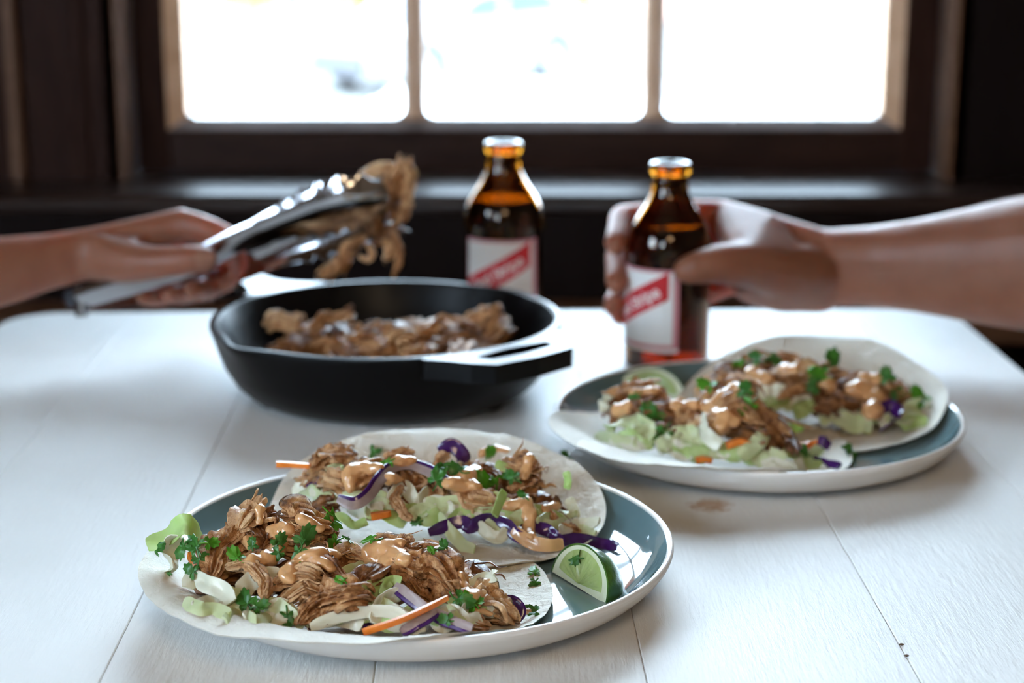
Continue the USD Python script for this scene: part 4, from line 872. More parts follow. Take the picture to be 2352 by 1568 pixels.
carrot([(833, 1452), (930, 1419), (1029, 1372)], .00155, 'long orange carrot shred lying across the front of the near taco', GA, up=.0125)
carrot([(436, 1272), (443, 1294), (428, 1334)], .0018, 'short orange carrot shred among the herbs at the left end of the near taco', GA, up=.006)
sauce([([(623, 1226), (648, 1216), (638, 1258), (612, 1286)], .0042, .0046), ([(650, 1210), (662, 1222)], .004, .003), ([(690, 1190), (722, 1202), (742, 1218)], .0034, .0024), ([(652, 1320), (690, 1284), (722, 1266), (774, 1276)], .0042, .0034),
       ([(716, 1284), (744, 1290), (764, 1308)], .0040, .0022), ([(660, 1316), (668, 1336)], .0034, .002), ([(568, 1242), (582, 1256)], .0034, .0024), ([(597, 1164), (596, 1204)], .0028, .0020), ([(850, 1274), (882, 1256), (902, 1268), (932, 1286)], .0060, .0036),
       ([(868, 1282), (892, 1290)], .0048, .0040), ([(880, 1266), (930, 1242)], .0036, .0022), ([(1056, 1316), (1068, 1342), (1076, 1362)], .0026, .0020), ([(1086, 1368), (1114, 1362)], .0036, .0026), ([(576, 1282), (604, 1288)], .0038, .0030), ([(1094, 1400), (1130, 1410)], .0024, .0018)],
      'creamy orange sauce drizzled over the chicken of the near taco')
C = lambda x, y, R, l, s=0, t=(0, 0), m='cilantro', **k: cilantro(x, y, R, l + ', near taco', s, t, m, **k)
C(452, 1262, .0105, 'dark cilantro leaf beside the white cabbage at the left end', .4, (0, -.7)); C(424, 1256, .0085, 'cilantro leaf on the white cupped cabbage', 2, (-.3, -.6)); C(458, 1286, .0100, 'lower dark cilantro leaf over the short carrot shred', 3.4, (0, -.9))
C(446, 1316, .0080, 'small cilantro leaf at the lower end of the short carrot shred', 1, (0, -.3)); C(388, 1321, .0034, 'tiny cilantro fleck on the bare left edge of the tortilla', 1); C(366, 1262, .0070, 'dark cilantro tip hanging at the far left below the green arch', 4, (-.5, -.6))
C(478, 1250, .0075, 'cilantro leaf tucked left of the tall chicken slab', 5.3, (0, -.9), 'cilantro_bright')
C(570, 1391, .0110, 'large dark cilantro leaf on the cabbage at the front', .6, (0, -.6)); C(592, 1396, .0075, 'cilantro leaflet touching the large front leaf', 5, (.2, -.5))
C(700, 1246, .0112, 'bluish large cilantro leaf on the sauced top lump', .3, (0, -.9)); C(688, 1268, .0085, 'cilantro leaf just below the large bluish leaf', 2.7, (0, -.9))
C(641, 1252, .0080, 'upright cilantro leaf beside the left sauce pool', .2, (0, -1.2)); C(640, 1272, .0070, 'lower cilantro leaf beside the left sauce pool', 3.0, (0, -1)); C(545, 1283, .0085, 'bright cilantro leaf under the tall chicken slab', .8, (.3, -1), 'cilantro_bright')
C(580, 1258, .0060, 'cilantro tip below the small sauce drop', .1, (0, -1)); C(774, 1244, .0080, 'cilantro leaf hanging behind the hanging tatter of chicken', 2.9, (0, -.8), 'cilantro_bright'); C(802, 1240, .0070, 'narrow cilantro leaf lying toward the thickest sauce', 5, (.4, 0)); C(856, 1242, .0080, 'cilantro leaf behind the thickest sauce', 1.5, (.1, -.2), 'cilantro_bright')
C(659, 1416, .0080, 'forked cilantro leaf at the front edge', 3.3, (0, -.5)); C(1090, 1391, .0098, 'bright green cilantro leaf on the right end', 1.2, (0, -.6), 'cilantro_bright'); C(1054, 1378, .0092, 'bluish cilantro leaf left of the bright leaf', 4.5, (0, -.8)); C(1030, 1426, .0065, 'dark cilantro square on the long purple strip', 1.6, (0, -.5))
C(1020, 1262, .0062, 'slender cilantro leaf standing up from the largest chicken piece', .5, (.6, -1)); C(996, 1270, .0045, 'small cilantro leaf tip near the slender standing one', 1.0, (0, -1), 'cilantro_bright'); C(786, 1336, .0050, 'bright cilantro fleck right of the arched chicken', 1, (0, -.8), 'cilantro_bright')
C(1228, 1320, .0075, 'upper cilantro leaf on the bare right side of the tortilla', .2, (.2, -.4), 'cilantro_bright'); C(1228, 1342, .0070, 'lower cilantro leaf on the bare right side of the tortilla', 2.9, (0, -.3)); C(1230, 1409, .0088, 'folded cilantro leaf lying alone near the right rim', 1.9, (.1, -.3))
# ---------------------------------------------------------------- rear taco of the front plate
LB = 'rear taco of the front plate'
for k in range(26):
    x = 735 + 23*k + rb.normal()*12; y = 1160 + rb.normal()*17 + .05*(x - 740); a = rb.normal()*.6
    strip([(x - 46, y + 20*a), (x - 14, y - 10 + 8*rb.normal()), (x + 16, y + 3 + 6*rb.normal()), (x + 44, y - 20*a)], .0056 + .003*rb.random(), ('cabbage_pale', 'cabbage_white', 'cabbage_green', 'cabbage_pale')[k % 4], 'shred of pale cabbage bedded under the chicken of the ' + LB, GB, (30 + 40*rb.random(), 30 + 40*rb.random()), group='cabbage bedded in the rear taco', up=.003)
for k in range(10):
    x = 730 + 56*k; y = 1118 + 5*k + rb.normal()*12
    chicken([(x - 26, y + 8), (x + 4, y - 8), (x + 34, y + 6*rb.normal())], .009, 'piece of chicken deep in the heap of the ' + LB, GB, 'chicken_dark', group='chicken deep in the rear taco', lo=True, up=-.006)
Bc = lambda p, w, l, m='chicken', **k: chicken(p, w, l + ', rear taco', GB, m, **k)
Bc([(708, 1072), (749, 1050), (806, 1048)], .0078, 'crumbly brown chicken at the upper left end', rag=1.6); Bc([(706, 1090), (749, 1079), (795, 1075)], .0056, 'long chicken piece beside the carrot tip', 'chicken_pale')
Bc([(704, 1112), (724, 1102), (748, 1100)], .0072, 'pale frayed chicken at the far left end', 'chicken_pale'); Bc([(752, 1112), (770, 1108), (790, 1116)], .0092, 'rolled chicken piece under the pale green ring', 'chicken_pale')
Bc([(792, 1112), (826, 1098), (868, 1086)], .0098, 'chunky chicken left of the purple ribbon', up=.002); Bc([(893, 1102), (940, 1100), (985, 1110), (1002, 1136)], .0120, 'wide shredded chicken under the arch of the purple ribbon', strands=8)
Bc([(923, 1116), (908, 1146), (922, 1180), (940, 1194)], .0028, 'single strand of chicken hanging down the front', 'chicken_pale', h=.0026, fray=.04, strands=0, up=.006); Bc([(1022, 1110), (1060, 1122), (1100, 1146), (1148, 1156)], .0092, 'long banded chicken piece right of the purple ribbon', 'chicken_pale', up=.003)
Bc([(698, 1178), (735, 1170), (772, 1158)], .0078, 'smooth brown chicken lying low at the left', 'chicken_dark', rag=.4); Bc([(1162, 1128), (1196, 1120), (1230, 1122)], .0082, 'chicken piece behind the green stick')
Bc([(1168, 1158), (1192, 1158), (1218, 1164)], .0076, 'chicken piece under the running sauce', 'chicken_dark'); Bc([(1228, 1144), (1252, 1156), (1306, 1174)], .0072, 'dark red brown chicken at the right end', 'chicken_dark')
Bc([(1256, 1186), (1296, 1210), (1338, 1220)], .0048, 'low tail of chicken at the right end'); Bc([(1165, 1070), (1191, 1074), (1217, 1050)], .0074, 'upright sauced stick of chicken at the upper right', up=.002)
Bc([(1218, 1056), (1212, 1080), (1204, 1104)], .0072, 'broad end of the upright stick of chicken'); Bc([(1108, 1072), (1140, 1096), (1164, 1114)], .0078, 'chicken under the bright cilantro', 'chicken_dark')
Bc([(992, 1068), (1012, 1052), (1032, 1042)], .0040, 'small chicken finger beside the purple flag', 'chicken_pale'); Bc([(876, 1050), (910, 1044), (944, 1046)], .0060, 'sauced chicken along the back'); Bc([(1060, 1090), (1086, 1080), (1104, 1084)], .0080, 'sauced chicken mound left of the bright cilantro')
Bs = lambda p, w, m, l, r=(40, 60), **k: strip(p, w, m, l + ', rear taco', GB, r, **k)
Bs([(776, 1144), (813, 1156), (846, 1136), (870, 1102), (898, 1074), (940, 1066), (983, 1079), (1026, 1104)], .0072, 'purple', 'long S shaped two-toned purple cabbage ribbon across the left half', (58, 50, 60), up=.015, ruffle=.02, n=44)
Bs([(704, 1120), (728, 1114), (754, 1112)], .0064, 'purple_skin', 'dark purple cabbage bit at the left end', up=.003); Bs([(1010, 1042), (1036, 1022), (1062, 1044), (1062, 1068)], .0085, 'purple_skin', 'purple cabbage flag standing at the back', (70, 80, 60), up=-.004, taper=.25)
Bs([(984, 1222), (1058, 1198), (1080, 1210), (1122, 1190), (1164, 1204), (1188, 1230), (1242, 1250)], .0078, 'purple_skin', 'long wavy glossy purple cabbage ribbon along the front', (72, 60, 75, 60), up=.005, n=44, ruffle=.3); Bs([(1218, 1206), (1262, 1220), (1292, 1250)], .0070, 'purple_skin', 'short purple cabbage ribbon behind the sauced slice', (70, 60), up=.003)
Bs([(1258, 1249), (1322, 1237), (1380, 1248), (1418, 1254)], .0064, 'purple_skin', 'purple cabbage ribbon reaching out over the plate rim side', (70, 60), up=.003); Bs([(1150, 1196), (1180, 1190), (1210, 1196)], .0080, 'purple_skin', 'dark purple cabbage in the hollow behind the long ribbon', (60, 60))
Bs([(1176, 1216), (1218, 1244), (1262, 1252), (1294, 1248)], .0074, 'sauce', 'cabbage slice coated in orange sauce at the front', (66, 60), up=.006, ruffle=.05)
Bs([(1006, 1180), (1024, 1206), (1046, 1234), (1066, 1254), (1090, 1262)], .0072, 'cabbage_pale', 'pale green cabbage strip hanging down over the bare tortilla', (70, 40, 70), up=.004); Bs([(1097, 1204), (1130, 1230), (1150, 1232), (1164, 1216)], .0074, 'cabbage_white', 'white cabbage loop below the purple ribbon', (70, 60), up=.004)
Bs([(1136, 1184), (1147, 1154), (1158, 1128)], .0052, 'cabbage_green', 'upright pale green cabbage stick at the front', (50, 50), up=.010, ruffle=.02, taper=.95); Bs([(1138, 1064), (1164, 1076), (1188, 1104)], .0054, 'cabbage_green', 'pale green cabbage strip at the upper right', (40, 40), up=.006)
Bs([(1300, 1082), (1304, 1100), (1302, 1122)], .0044, 'cabbage_green', 'yellow green cabbage bit standing on the right side', up=.002); Bs([(1306, 1144), (1316, 1166), (1322, 1188)], .0060, 'cabbage_white', 'white cabbage bit on the right side', up=.002); Bs([(1330, 1212), (1350, 1222), (1368, 1228)], .0060, 'cabbage_pale', 'pale cabbage bit behind the outermost purple ribbon')
Bs([(682, 1114), (704, 1130), (736, 1146)], .0130, 'cabbage_white', 'white cabbage leaf piece at the left end', (60, 60), up=.002); Bs([(748, 1096), (752, 1080), (768, 1072), (785, 1076), (790, 1094)], .0040, 'cabbage_pale', 'pale green ring of cabbage at the left', (80, 80), up=.008, ruffle=.05); Bs([(800, 1160), (840, 1176), (880, 1170)], .0090, 'cabbage_white', 'white cabbage piece under the purple S', (50, 60), up=.003)
Bs([(940, 1186), (965, 1172), (985, 1178)], .0070, 'cabbage_pale', 'folded pale green cabbage square', (60, 30), up=.004); Bs([(1060, 1060), (1050, 1072), (1040, 1070)], .0050, 'cabbage_white', 'small white cabbage bit beside the purple flag')
carrot([(634, 1066), (670, 1067), (712, 1070)], .0017, 'thin orange carrot shred sticking out to the left of the rear taco', GB); carrot([(852, 1186), (876, 1182), (898, 1178)], .0020, 'short orange carrot shred at the foot of the rear taco', GB, up=.005)
sauce([([(812, 1078), (802, 1098), (808, 1126)], .0056, .0026), ([(832, 1072), (876, 1072)], .0042, .0034), ([(893, 1096), (920, 1100)], .0040, .0028), ([(908, 1056), (950, 1054)], .0040, .003), ([(1034, 1106), (1068, 1112), (1100, 1116)], .0046, .0036), ([(1066, 1090), (1096, 1084)], .0060, .0048),
       ([(1216, 1050), (1210, 1076), (1202, 1098)], .0036, .0026), ([(1204, 1148), (1216, 1180), (1213, 1214), (1222, 1228)], .0044, .0028), ([(1278, 1160), (1250, 1170)], .0036, .003), ([(1106, 1042), (1128, 1028), (1176, 1034)], .0030, .0022), ([(1166, 1160), (1190, 1156)], .0036, .003)], 'creamy orange sauce drizzled over the chicken of the rear taco')
Cb = lambda x, y, R, l, s=0, t=(0, 0), m='cilantro', **k: cilantro(x, y, R, l + ', rear taco', s, t, m, **k)
Cb(859, 1048, .0105, 'dark cilantro leaf at the back left', .5, (0, -.5)); Cb(893, 1062, .0062, 'bright cilantro tip under the back left leaf', 2, (0, -.6), 'cilantro_bright'); Cb(1004, 1106, .0110, 'long cilantro leaf at the right foot of the purple S', 5.6, (0, -1)); Cb(1057, 1082, .0095, 'bluish cilantro leaf left of the sauced mound', 1, (0, -.4))
Cb(762, 1184, .0105, 'bright cilantro leaf low at the left', 4.6, (0, -.6), 'cilantro_bright'); Cb(1126, 1052, .0085, 'bright round cilantro leaf at the back', .3, (0, -.8), 'cilantro_bright'); Cb(1117, 1118, .0125, 'largest bright cilantro leaf', 1.4, (0, -.5), 'cilantro_bright'); Cb(1140, 1112, .0095, 'bright cilantro leaf touching the largest one', 5.8, (0, -.7), 'cilantro_bright')
Cb(1180, 1100, .0090, 'cilantro leaf below the upright chicken stick', .8, (0, -.6)); Cb(1022, 1072, .0060, 'small dark cilantro tip beside the chicken finger', 2, (0, -.5)); Cb(1204, 1142, .0060, 'dark cilantro fleck at the right', 1, (0, -.6)); Cb(962, 1200, .0060, 'cilantro fleck among the cabbage in the front', 2, (0, -.8))

# ---------------------------------------------------------------- front taco of the back plate
for k in range(16):
    x = 1400 + 30*k + rb.normal()*10; y = 1000 + .12*(x - 1400) + rb.normal()*14; a = rb.normal()*.6
    strip([(x - 42, y + 16*a), (x - 12, y - 10 + 6*rb.normal()), (x + 14, y + 3 + 5*rb.normal()), (x + 40, y - 16*a)], .0072 + .004*rb.random(), ('cabbage_pale', 'cabbage_white', 'cabbage_green', 'cabbage_pale')[k % 4], 'shred of pale cabbage under the chicken of the front taco, back plate', GC, (30 + 40*rb.random(), 30 + 40*rb.random()), group='cabbage bedded in the front taco of the back plate', up=.003, n=18)
Cc = lambda p, w, l, m='chicken', **k: chicken(p, w, l + ', front taco of the back plate', GC, m, n=26, k=36, **k)
for k in range(8):
    x = 1430 + 46*k; y = 945 + 5*k
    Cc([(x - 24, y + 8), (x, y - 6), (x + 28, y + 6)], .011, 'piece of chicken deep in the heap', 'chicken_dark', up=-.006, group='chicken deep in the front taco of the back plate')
Cc([(1404, 930), (1450, 905), (1490, 898), (1532, 928)], .0100, 'chicken at the left end'); Cc([(1460, 950), (1500, 948), (1540, 962)], .0098, 'chicken below the left end', 'chicken_dark'); Cc([(1530, 958), (1565, 936), (1602, 930)], .0108, 'chicken left of the sauced peak', 'chicken_pale')
Cc([(1606, 940), (1650, 900), (1690, 886), (1722, 902)], .0112, 'sauced chicken at the peak', up=.002); Cc([(1640, 958), (1700, 948), (1745, 965), (1792, 1004)], .0140, 'largest chicken piece right of the peak', strands=5); Cc([(1738, 930), (1786, 980), (1815, 1036)], .0078, 'long dark chicken tail sloping down at the right', 'chicken_dark', up=.003)
Cc([(1588, 986), (1625, 976), (1662, 982)], .0095, 'chicken below the sauced peak', 'chicken_pale'); Cc([(1698, 990), (1730, 1000), (1762, 1014)], .0100, 'low chicken behind the white curl', 'chicken_dark'); Cc([(1498, 990), (1530, 992), (1562, 1002)], .0092, 'low dark chicken among the herbs', 'chicken_dark')
Sc = lambda p, w, m, l, r=(40, 60), **k: strip(p, w, m, l + ', front taco of the back plate', GC, r, **k)
Sc([(1404, 908), (1392, 926), (1396, 944)], .010, 'cabbage_white', 'white cabbage bit at the far left end', up=.004, ruffle=.4); Sc([(1396, 984), (1440, 964), (1480, 978), (1506, 1012)], .012, 'cabbage_pale', 'pale frilly cabbage at the left front', (40, 60), up=.003, ruffle=.5); Sc([(1512, 1030), (1556, 1004), (1604, 998)], .013, 'cabbage_pale', 'pale green cabbage sheet in the middle front', (50, 60), up=.004)
Sc([(1612, 952), (1614, 984), (1632, 1008), (1656, 1024)], .0090, 'cabbage_white', 'white cabbage curl rising at the middle', (60, 40), up=.008); Sc([(1592, 1052), (1640, 1032), (1704, 1046)], .011, 'cabbage_green', 'green cabbage strip along the front edge', (50, 60), up=.003); Sc([(1700, 1050), (1745, 1010), (1756, 992)], .010, 'cabbage_pale', 'pale upright cabbage right of the white curl', (60, 40), up=.007)
Sc([(1820, 1076), (1860, 1064), (1902, 1070)], .009, 'cabbage_white', 'white crumpled cabbage at the right front', up=.003, ruffle=.4); Sc([(1878, 1010), (1892, 1014), (1906, 1026)], .0070, 'purple_skin', 'small purple cabbage bit beside the carrot', (60, 50), up=.004); Sc([(1866, 1054), (1892, 1066), (1928, 1072)], .0075, 'purple_skin', 'larger purple cabbage bit at the right front', (60, 50), up=.004); Sc([(1808, 980), (1830, 984), (1846, 980)], .006, 'cabbage_green', 'yellow green cabbage bit on the bare tortilla', up=.002)
carrot([(1830, 1028), (1856, 1022), (1882, 1014)], .0022, 'orange carrot shred on the bare right side, front taco of the back plate', GC, up=.003); carrot([(1598, 1058), (1616, 1054), (1636, 1058)], .0020, 'orange carrot bit at the front edge, front taco of the back plate', GC, up=.004); carrot([(1668, 1024), (1700, 1014), (1724, 1020)], .0022, 'orange carrot shred behind the white curl, front taco of the back plate', GC, up=.006)
sauce([([(1646, 918), (1690, 888), (1722, 902)], .0050, .0044), ([(1630, 930), (1662, 960), (1652, 990)], .0058, .0046), ([(1660, 950), (1690, 970)], .0050, .004), ([(1418, 942), (1444, 932)], .0050, .004), ([(1458, 902), (1512, 894)], .0040, .0034), ([(1550, 930), (1602, 928)], .0046, .004)], 'orange sauce over the chicken of the front taco, back plate')
Ccl = lambda x, y, R, l, s=0, t=(0, -.7), m='cilantro', **k: cilantro(x, y, R, l + ', front taco of the back plate', s, t, m, **k)
Ccl(1500, 962, .0135, 'upper dark cilantro leaf on the left half', .4); Ccl(1526, 996, .0135, 'lower dark cilantro leaf on the left half', 3); Ccl(1632, 890, .0105, 'bright cilantro leaf at the top left of the peak', 1.2, m='cilantro_bright'); Ccl(1712, 906, .0110, 'dark cilantro leaf at the top right of the peak', .2); Ccl(1724, 930, .0110, 'cilantro leaf just right of the peak', 2.8, m='cilantro_bright'); Ccl(1854, 1046, .0090, 'dark cilantro leaf on the bare right side', 1); Ccl(1462, 912, .0080, 'cilantro bit on the left end', 2); Ccl(1958, 1040, .0120, 'dark cilantro leaf hanging at the right edge', 3.1, (.8, -.5))

# ---------------------------------------------------------------- rear taco of the back plate
for k in range(12):
    x = 1690 + 36*k + rb.normal()*10; y = 912 + .16*(x - 1690) + rb.normal()*10; a = rb.normal()*.6
    strip([(x - 30, y + 12*a), (x, y - 8), (x + 30, y - 12*a)], .009 + .004*rb.random(), ('cabbage_pale', 'cabbage_white', 'cabbage_green')[k % 3], 'shred of pale cabbage under the chicken of the rear taco, back plate', GD, (10 + 60*rb.random(), 70*rb.random()), group='cabbage bedded in the rear taco of the back plate', up=.001, n=18)
Dc = lambda p, w, l, m='chicken', **k: chicken(p, w, l + ', rear taco of the back plate', GD, m, n=24, k=32, **k)
for k in range(8):
    x = 1680 + 50*k; y = 872 + 6*k
    Dc([(x - 24, y + 6), (x, y - 6), (x + 28, y + 6)], .012, 'piece of chicken deep in the heap', 'chicken_dark', up=-.006, group='chicken deep in the rear taco of the back plate')
Dc([(1650, 866), (1700, 846), (1760, 862)], .0105, 'chicken at the left end', 'chicken_dark'); Dc([(1700, 836), (1780, 826), (1850, 846)], .0110, 'long chicken piece along the top'); Dc([(1760, 872), (1840, 856), (1900, 882)], .0115, 'chicken under the two cilantro leaves', 'chicken_pale'); Dc([(1828, 902), (1900, 900), (1962, 942)], .0120, 'dark chicken in the middle front', 'chicken_dark', strands=5)
Dc([(1898, 864), (1930, 868), (1962, 884)], .0105, 'chicken right of the two cilantro leaves'); Dc([(1948, 894), (2010, 886), (2062, 922)], .0115, 'sauced chicken at the right end', up=.002); Dc([(1868, 932), (1910, 930), (1952, 948)], .0098, 'low chicken at the front', 'chicken_dark'); Dc([(1592, 896), (1625, 882), (1664, 880)], .0090, 'chicken behind the peak of the front taco', 'chicken_pale'); Dc([(2018, 884), (2050, 896), (2082, 922)], .0080, 'chicken at the far right end', 'chicken_dark'); Dc([(1790, 914), (1830, 902), (1866, 888)], .0065, 'slanting strand of chicken in the middle')
Sd = lambda p, w, m, l, r=(40, 60), **k: strip(p, w, m, l + ', rear taco of the back plate', GD, r, **k)
Sd([(1740, 902), (1770, 896), (1800, 904)], .012, 'cabbage_white', 'white cabbage bit left of the slanting strand', up=.002); Sd([(1912, 946), (1955, 970), (2004, 976)], .013, 'cabbage_pale', 'pale green cabbage along the front', (50, 60), up=.003); Sd([(2046, 966), (2080, 950), (2110, 926)], .013, 'cabbage_pale', 'pale frilly cabbage at the right end', (50, 60), up=.003, ruffle=.5); Sd([(2092, 906), (2112, 916), (2130, 938)], .010, 'cabbage_white', 'white cabbage bit near the right edge', up=.002, ruffle=.4)
Sd([(2004, 950), (2044, 932), (2062, 954), (2026, 986)], .0085, 'purple_skin', 'hooked purple cabbage ribbon at the front', (65, 55, 70), up=.008, ruffle=.05)
sauce([([(1728, 852), (1764, 872)], .0062, .005), ([(1876, 872), (1904, 884)], .0070, .006), ([(1966, 894), (2008, 900), (2000, 950)], .0078, .0064), ([(1984, 866), (2022, 872)], .0050, .004), ([(1800, 846), (1830, 850)], .005, .004)], 'orange sauce over the chicken of the rear taco, back plate')
Cd = lambda x, y, R, l, s=0, t=(0, -.7), m='cilantro', **k: cilantro(x, y, R, l + ', rear taco of the back plate', s, t, m, **k)
Cd(1912, 842, .0150, 'tall cilantro leaf standing at the top', .3, (0, -1.2)); Cd(1890, 862, .0130, 'bright cilantro leaf below the tall one', 1.5, m='cilantro_bright'); Cd(1868, 874, .0100, 'cilantro leaf left below the tall one', 3); Cd(1742, 826, .0100, 'cilantro leaf at the top left', 1); Cd(1772, 822, .0095, 'second cilantro leaf at the top left', 4); Cd(1706, 836, .0090, 'bright cilantro tip at the left end', 2, m='cilantro_bright')
Cd(2040, 872, .0110, 'cilantro leaf behind the right end', .5); Cd(2068, 908, .0120, 'dark cilantro leaf at the right end', 2.4); Cd(2122, 918, .0140, 'pale cilantro sprig near the right edge', 1, (0, -.4), 'cilantro_bright'); Cd(1862, 892, .0080, 'cilantro fleck in the middle', 4)

# ---------------------------------------------------------------- lime wedges
def make_lime(label, loc, rz):
    t = thing('lime_wedge', label, 'lime', loc, rz)
    a, r, ph1 = .0255, .0225, math.radians(74)
    def solid(k, lo, hi, nx_=36, nf=18, inner=0.0, bump=0.0):
        """wedge of the ellipsoid scaled by k between two angles round its x axis, hollowed to the share inner"""
        u = np.linspace(-1, 1, nx_); f = np.linspace(lo, hi, nf); U, Fi = np.meshgrid(u, f, indexing='ij'); xx = np.sin(U * PI / 2); rad = np.sqrt(np.clip(1 - xx**2, 0, 1)) ** .85
        R = k * r * rad * (1 + bump * (meshkit.noise(np.stack([xx*9, np.cos(Fi)*9, np.sin(Fi)*9], -1), 2) - .5)); X = k * a * xx * (1 + .05 * np.abs(xx) ** 6)
        out = np.stack([X, R*np.cos(Fi), R*np.sin(Fi)], -1).reshape(-1, 3); s = inner; inn = np.stack([X*(s if s else 1), R*s*np.cos(Fi), R*s*np.sin(Fi)], -1).reshape(-1, 3)
        V = np.vstack([out, inn]); N = len(out); F = []
        for i in range(nx_ - 1):
            for j in range(nf - 1):
                q = i*nf + j; F += [(q, q+nf, q+nf+1), (q, q+nf+1, q+1), (N+q, N+q+nf+1, N+q+nf), (N+q, N+q+1, N+q+nf+1)]
            for j, s_ in ((0, 1), (nf - 1, 0)):
                q = i*nf + j; F += [(q, N+q+nf, q+nf), (q, N+q, N+q+nf)] if s_ else [(q, q+nf, N+q+nf), (q, N+q+nf, N+q)]
        m = trimesh.Trimesh(V, np.array(F), process=False); m.invert(); return m
    obj('rind', solid(1.0, 0, ph1, inner=.955, bump=.02), 'lime_rind', t, label='dark green rind', smooth=50)
    obj('pith', solid(.954, .006, ph1 - .006), 'lime_pith', t, label='white pith and core edge', smooth=30)
    for face, sgn in ((ph1, 1), (0.0, -1)):             # juicy flesh on each cut face
        nr, na = 16, 76; q = np.linspace(0, 1, nr)[:, None]; th = np.linspace(.09, PI - .09, na)
        ex, ez = .80 * a * np.cos(th) * q, .0022 + (.86 * r - .0022) * np.sin(th) ** .9 * q
        ves = meshkit.noise(np.stack([np.broadcast_to(th*22, ex.shape), q*5 + 0*ex, 0*ex], -1), 4); seg = np.abs(np.sin(th * 3.5))[None] ** .3
        hgt = .0002 + .0009 * (1 - q**8) * (.35 + ves) * seg
        c, s = math.cos(face), math.sin(face); nrm = np.array([0, -s, c]) * sgn
        top = np.stack([ex, ez*c, ez*s], -1) + nrm * hgt[..., None]; V = top.reshape(-1, 3); F = []
        for i in range(nr - 1):
            for j in range(na - 1):
                k = i*na + j; F += [(k, k+na, k+na+1), (k, k+na+1, k+1)]
        m = trimesh.Trimesh(V, np.array(F), process=False)
        if (m.face_normals.mean(0) @ nrm) < 0: m.invert()
        obj('flesh', m, 'lime_flesh', t, label='juicy pale green flesh', smooth=40)
    return t
pa, pb = onz(1270, 1316, .0068), onz(1388, 1388, .0068); lu = pb - pa; lrz = math.atan2(lu[1], lu[0])
lc = (pa + pb) / 2; lc[2] = T + .0074
lime0 = make_lime('lime wedge with dark green rind beside the tacos, front plate', lc, lrz)
pl2 = onz(1492, 915, .0068); pl2[2] = T + .0074
copy_of(lime0, 'lime_wedge', pl2, 'lime wedge half hidden behind the chicken, back plate', 'lime', rz=math.radians(-20))
g = np.array([0, -math.sin(math.radians(74)), math.cos(math.radians(74))]); g = np.array([g[0]*math.cos(lrz) - g[1]*math.sin(lrz), g[0]*math.sin(lrz) + g[1]*math.cos(lrz), g[2]])
b_, s_ = leaf_mesh(.0065, 991); lp = lc + np.array([math.cos(lrz)*-.004, math.sin(lrz)*-.004, 0]) + np.array([-math.sin(lrz)*.0145*math.cos(math.radians(74)), math.cos(lrz)*.0145*math.cos(math.radians(74)), .0145*math.sin(math.radians(74))]) + g*.0022
t = thing('cilantro_leaf', 'small dark cilantro leaf stuck on the cut face of the lime', 'cilantro', lp)
obj('blade', orient(b_, (0, 0, 0), g, 1.0), 'cilantro', t); obj('stem', orient(s_, (0, 0, 0), g, 1.0), 'cilantro', t)
tp = onz(1307, 1051, .0024); b_, s_ = leaf_mesh(.0072, 733)
t = thing('cilantro_leaf', 'dark cilantro scrap lying on the bare table between the plates', 'cilantro', tp)
obj('blade', orient(b_, (0, 0, 0), (.2, -.5, 1), 1.0), 'cilantro', t); obj('stem', orient(s_, (0, 0, 0), (.2, -.5, 1), 1.0), 'cilantro', t)
for k, (x, y) in enumerate(((2070, 1482), (2082, 1508))):
    p = onz(x, y, 0); c = Manifold.sphere(.0009, 8).scale([1.6, 1, .7]).translate([p[0], p[1], T + .0006])
    obj('crumb', c, 'bark', label=('larger' if k == 0 else 'smaller') + ' dark crumb lying in a seam between table boards', cat='crumb')

# ---------------------------------------------------------------- chicken in the skillet and in the tongs
rk = np.random.default_rng(77)
def pan_height(x, y):
    r = math.hypot(x, y); e = max(0, 1 - (r / .112) ** 4)
    return .010 + e * (.022 + .010 * math.exp(-((x + .055)**2 + (y - .01)**2) / .0010) + .014 * math.exp(-((x - .062)**2 + (y - .015)**2) / .0012) + .006 * math.exp(-(x**2 + (y - .01)**2) / .0016))
pg = 'shredded chicken filling the skillet'
for k in range(58):
    a, r = k * 2.399963, .094 * math.sqrt((k + .5) / 58); x, y = r*math.cos(a), r*math.sin(a); z = pan_height(x, y); d = rk.random() * PI; L = .016 + .014*rk.random(); w = .0065 + .005*rk.random()
    pts = [np.array([SK[0] + x + s*L*math.cos(d), SK[1] + y + s*L*math.sin(d), T + max(.018, z - abs(s)*.004 + rk.normal()*.003)]) for s in (-1, 0, 1)]
    mesh = shred(pts, w, None, nxt(), n=20, k=28, strands=2); v = mesh.vertices; rr = np.hypot(v[:, 0] - SK[0], v[:, 1] - SK[1]); lim = np.interp(v[:, 2] - T, [.0065, .0095, .0165, .027, .041, .055], [.085, .094, .102, .109, .115, .120]); s = np.minimum(1, lim / np.maximum(rr, 1e-6))
    v[:, 0] = SK[0] + (v[:, 0] - SK[0]) * s; v[:, 1] = SK[1] + (v[:, 1] - SK[1]) * s; v[:, 2] = np.maximum(v[:, 2], T + .0075)
    obj('shredded_chicken', mesh, ('chicken', 'chicken_dark', 'chicken', 'chicken_dark')[k % 4], label='piece of brown shredded chicken heaped in the skillet', cat='chicken', group=pg, smooth=55)
def pan_piece(pxs, d, w, m, label, **k):
    obj('shredded_chicken', shred([atd(x, y, d) for x, y in pxs], w, None, nxt(), n=24, k=32, strands=2, **k), m, label=label, cat='chicken', smooth=55)
pan_piece([(1050, 752), (1100, 730), (1150, 703)], 1.285, .0095, 'chicken', 'pointed piece of chicken sticking up highest in the skillet', fray=.08)
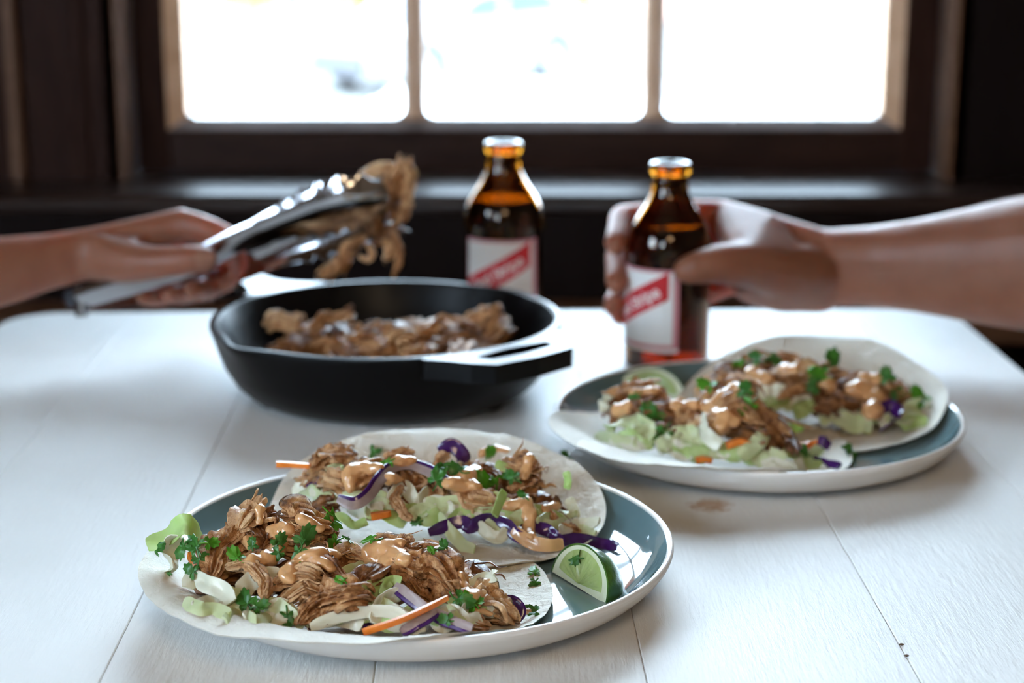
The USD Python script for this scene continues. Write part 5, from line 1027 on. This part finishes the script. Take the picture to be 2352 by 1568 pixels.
pan_piece([(612, 748), (650, 742), (700, 748)], 1.262, .0100, 'chicken_pale', 'large pale piece of chicken at the left of the skillet heap'); pan_piece([(720, 790), (728, 752), (752, 728), (800, 730)], 1.252, .0070, 'chicken', 'arched piece of chicken in the skillet heap')
pan_piece([(790, 728), (798, 716), (806, 706)], 1.275, .0040, 'chicken_dark', 'small upright tip of chicken at the back of the skillet heap'); pan_piece([(900, 790), (930, 776), (950, 790)], 1.235, .0095, 'chicken_pale', 'glistening pale lump of chicken in the middle of the skillet heap')
tg = 'held in the tongs'
def held(pxs, w, m, label, h=None, **k):
    obj('shredded_chicken', shred([atd(*p) for p in pxs], w, h, nxt(), n=28, k=36, **k), m, label=label + ' ' + tg, cat='chicken', smooth=55)
held([(884, 470, 1.318), (905, 430, 1.316), (928, 392, 1.314), (936, 366, 1.314)], .0085, 'chicken', 'tall lump of chicken at the tip'); held([(812, 420, 1.318), (850, 398, 1.320), (886, 378, 1.320), (906, 392, 1.320)], .0058, 'chicken_pale', 'arched strip of chicken over the top edge', fray=.05)
held([(926, 368, 1.310), (942, 404, 1.310), (940, 446, 1.310), (930, 476, 1.312)], .0062, 'chicken_pale', 'glistening strip of chicken down the outer side', fray=.08); held([(892, 404, 1.322), (880, 450, 1.322), (872, 500, 1.322), (862, 526, 1.322)], .0085, 'chicken', 'thick piece of chicken between the heads')
held([(900, 440, 1.316), (916, 480, 1.316), (904, 518, 1.318)], .0080, 'chicken_dark', 'dark piece of chicken below the tip'); held([(946, 464, 1.312), (932, 490, 1.312), (914, 520, 1.314)], .0046, 'chicken', 'short stick of chicken at the right', fray=.05)
held([(844, 536, 1.330), (802, 578, 1.330), (772, 610, 1.330), (746, 634, 1.330)], .0078, 'chicken', 'ragged piece of chicken hanging lowest at the left', strands=5); held([(832, 552, 1.326), (852, 574, 1.326), (846, 594, 1.326), (828, 588, 1.326)], .0032, 'chicken_pale', 'small hook of chicken hanging in the middle', fray=.04, strands=0)
held([(884, 536, 1.324), (902, 568, 1.324), (888, 594, 1.324)], .0058, 'chicken_pale', 'bent piece of chicken hanging beside the hook'); held([(898, 520, 1.318), (918, 566, 1.318), (921, 600, 1.318), (906, 634, 1.318)], .0042, 'chicken', 'long strand of chicken hanging lowest at the right', fray=.05, strands=1)
held([(850, 530, 1.328), (878, 540, 1.328), (900, 520, 1.326)], .0092, 'chicken_dark', 'dark bunch of chicken under the heads')
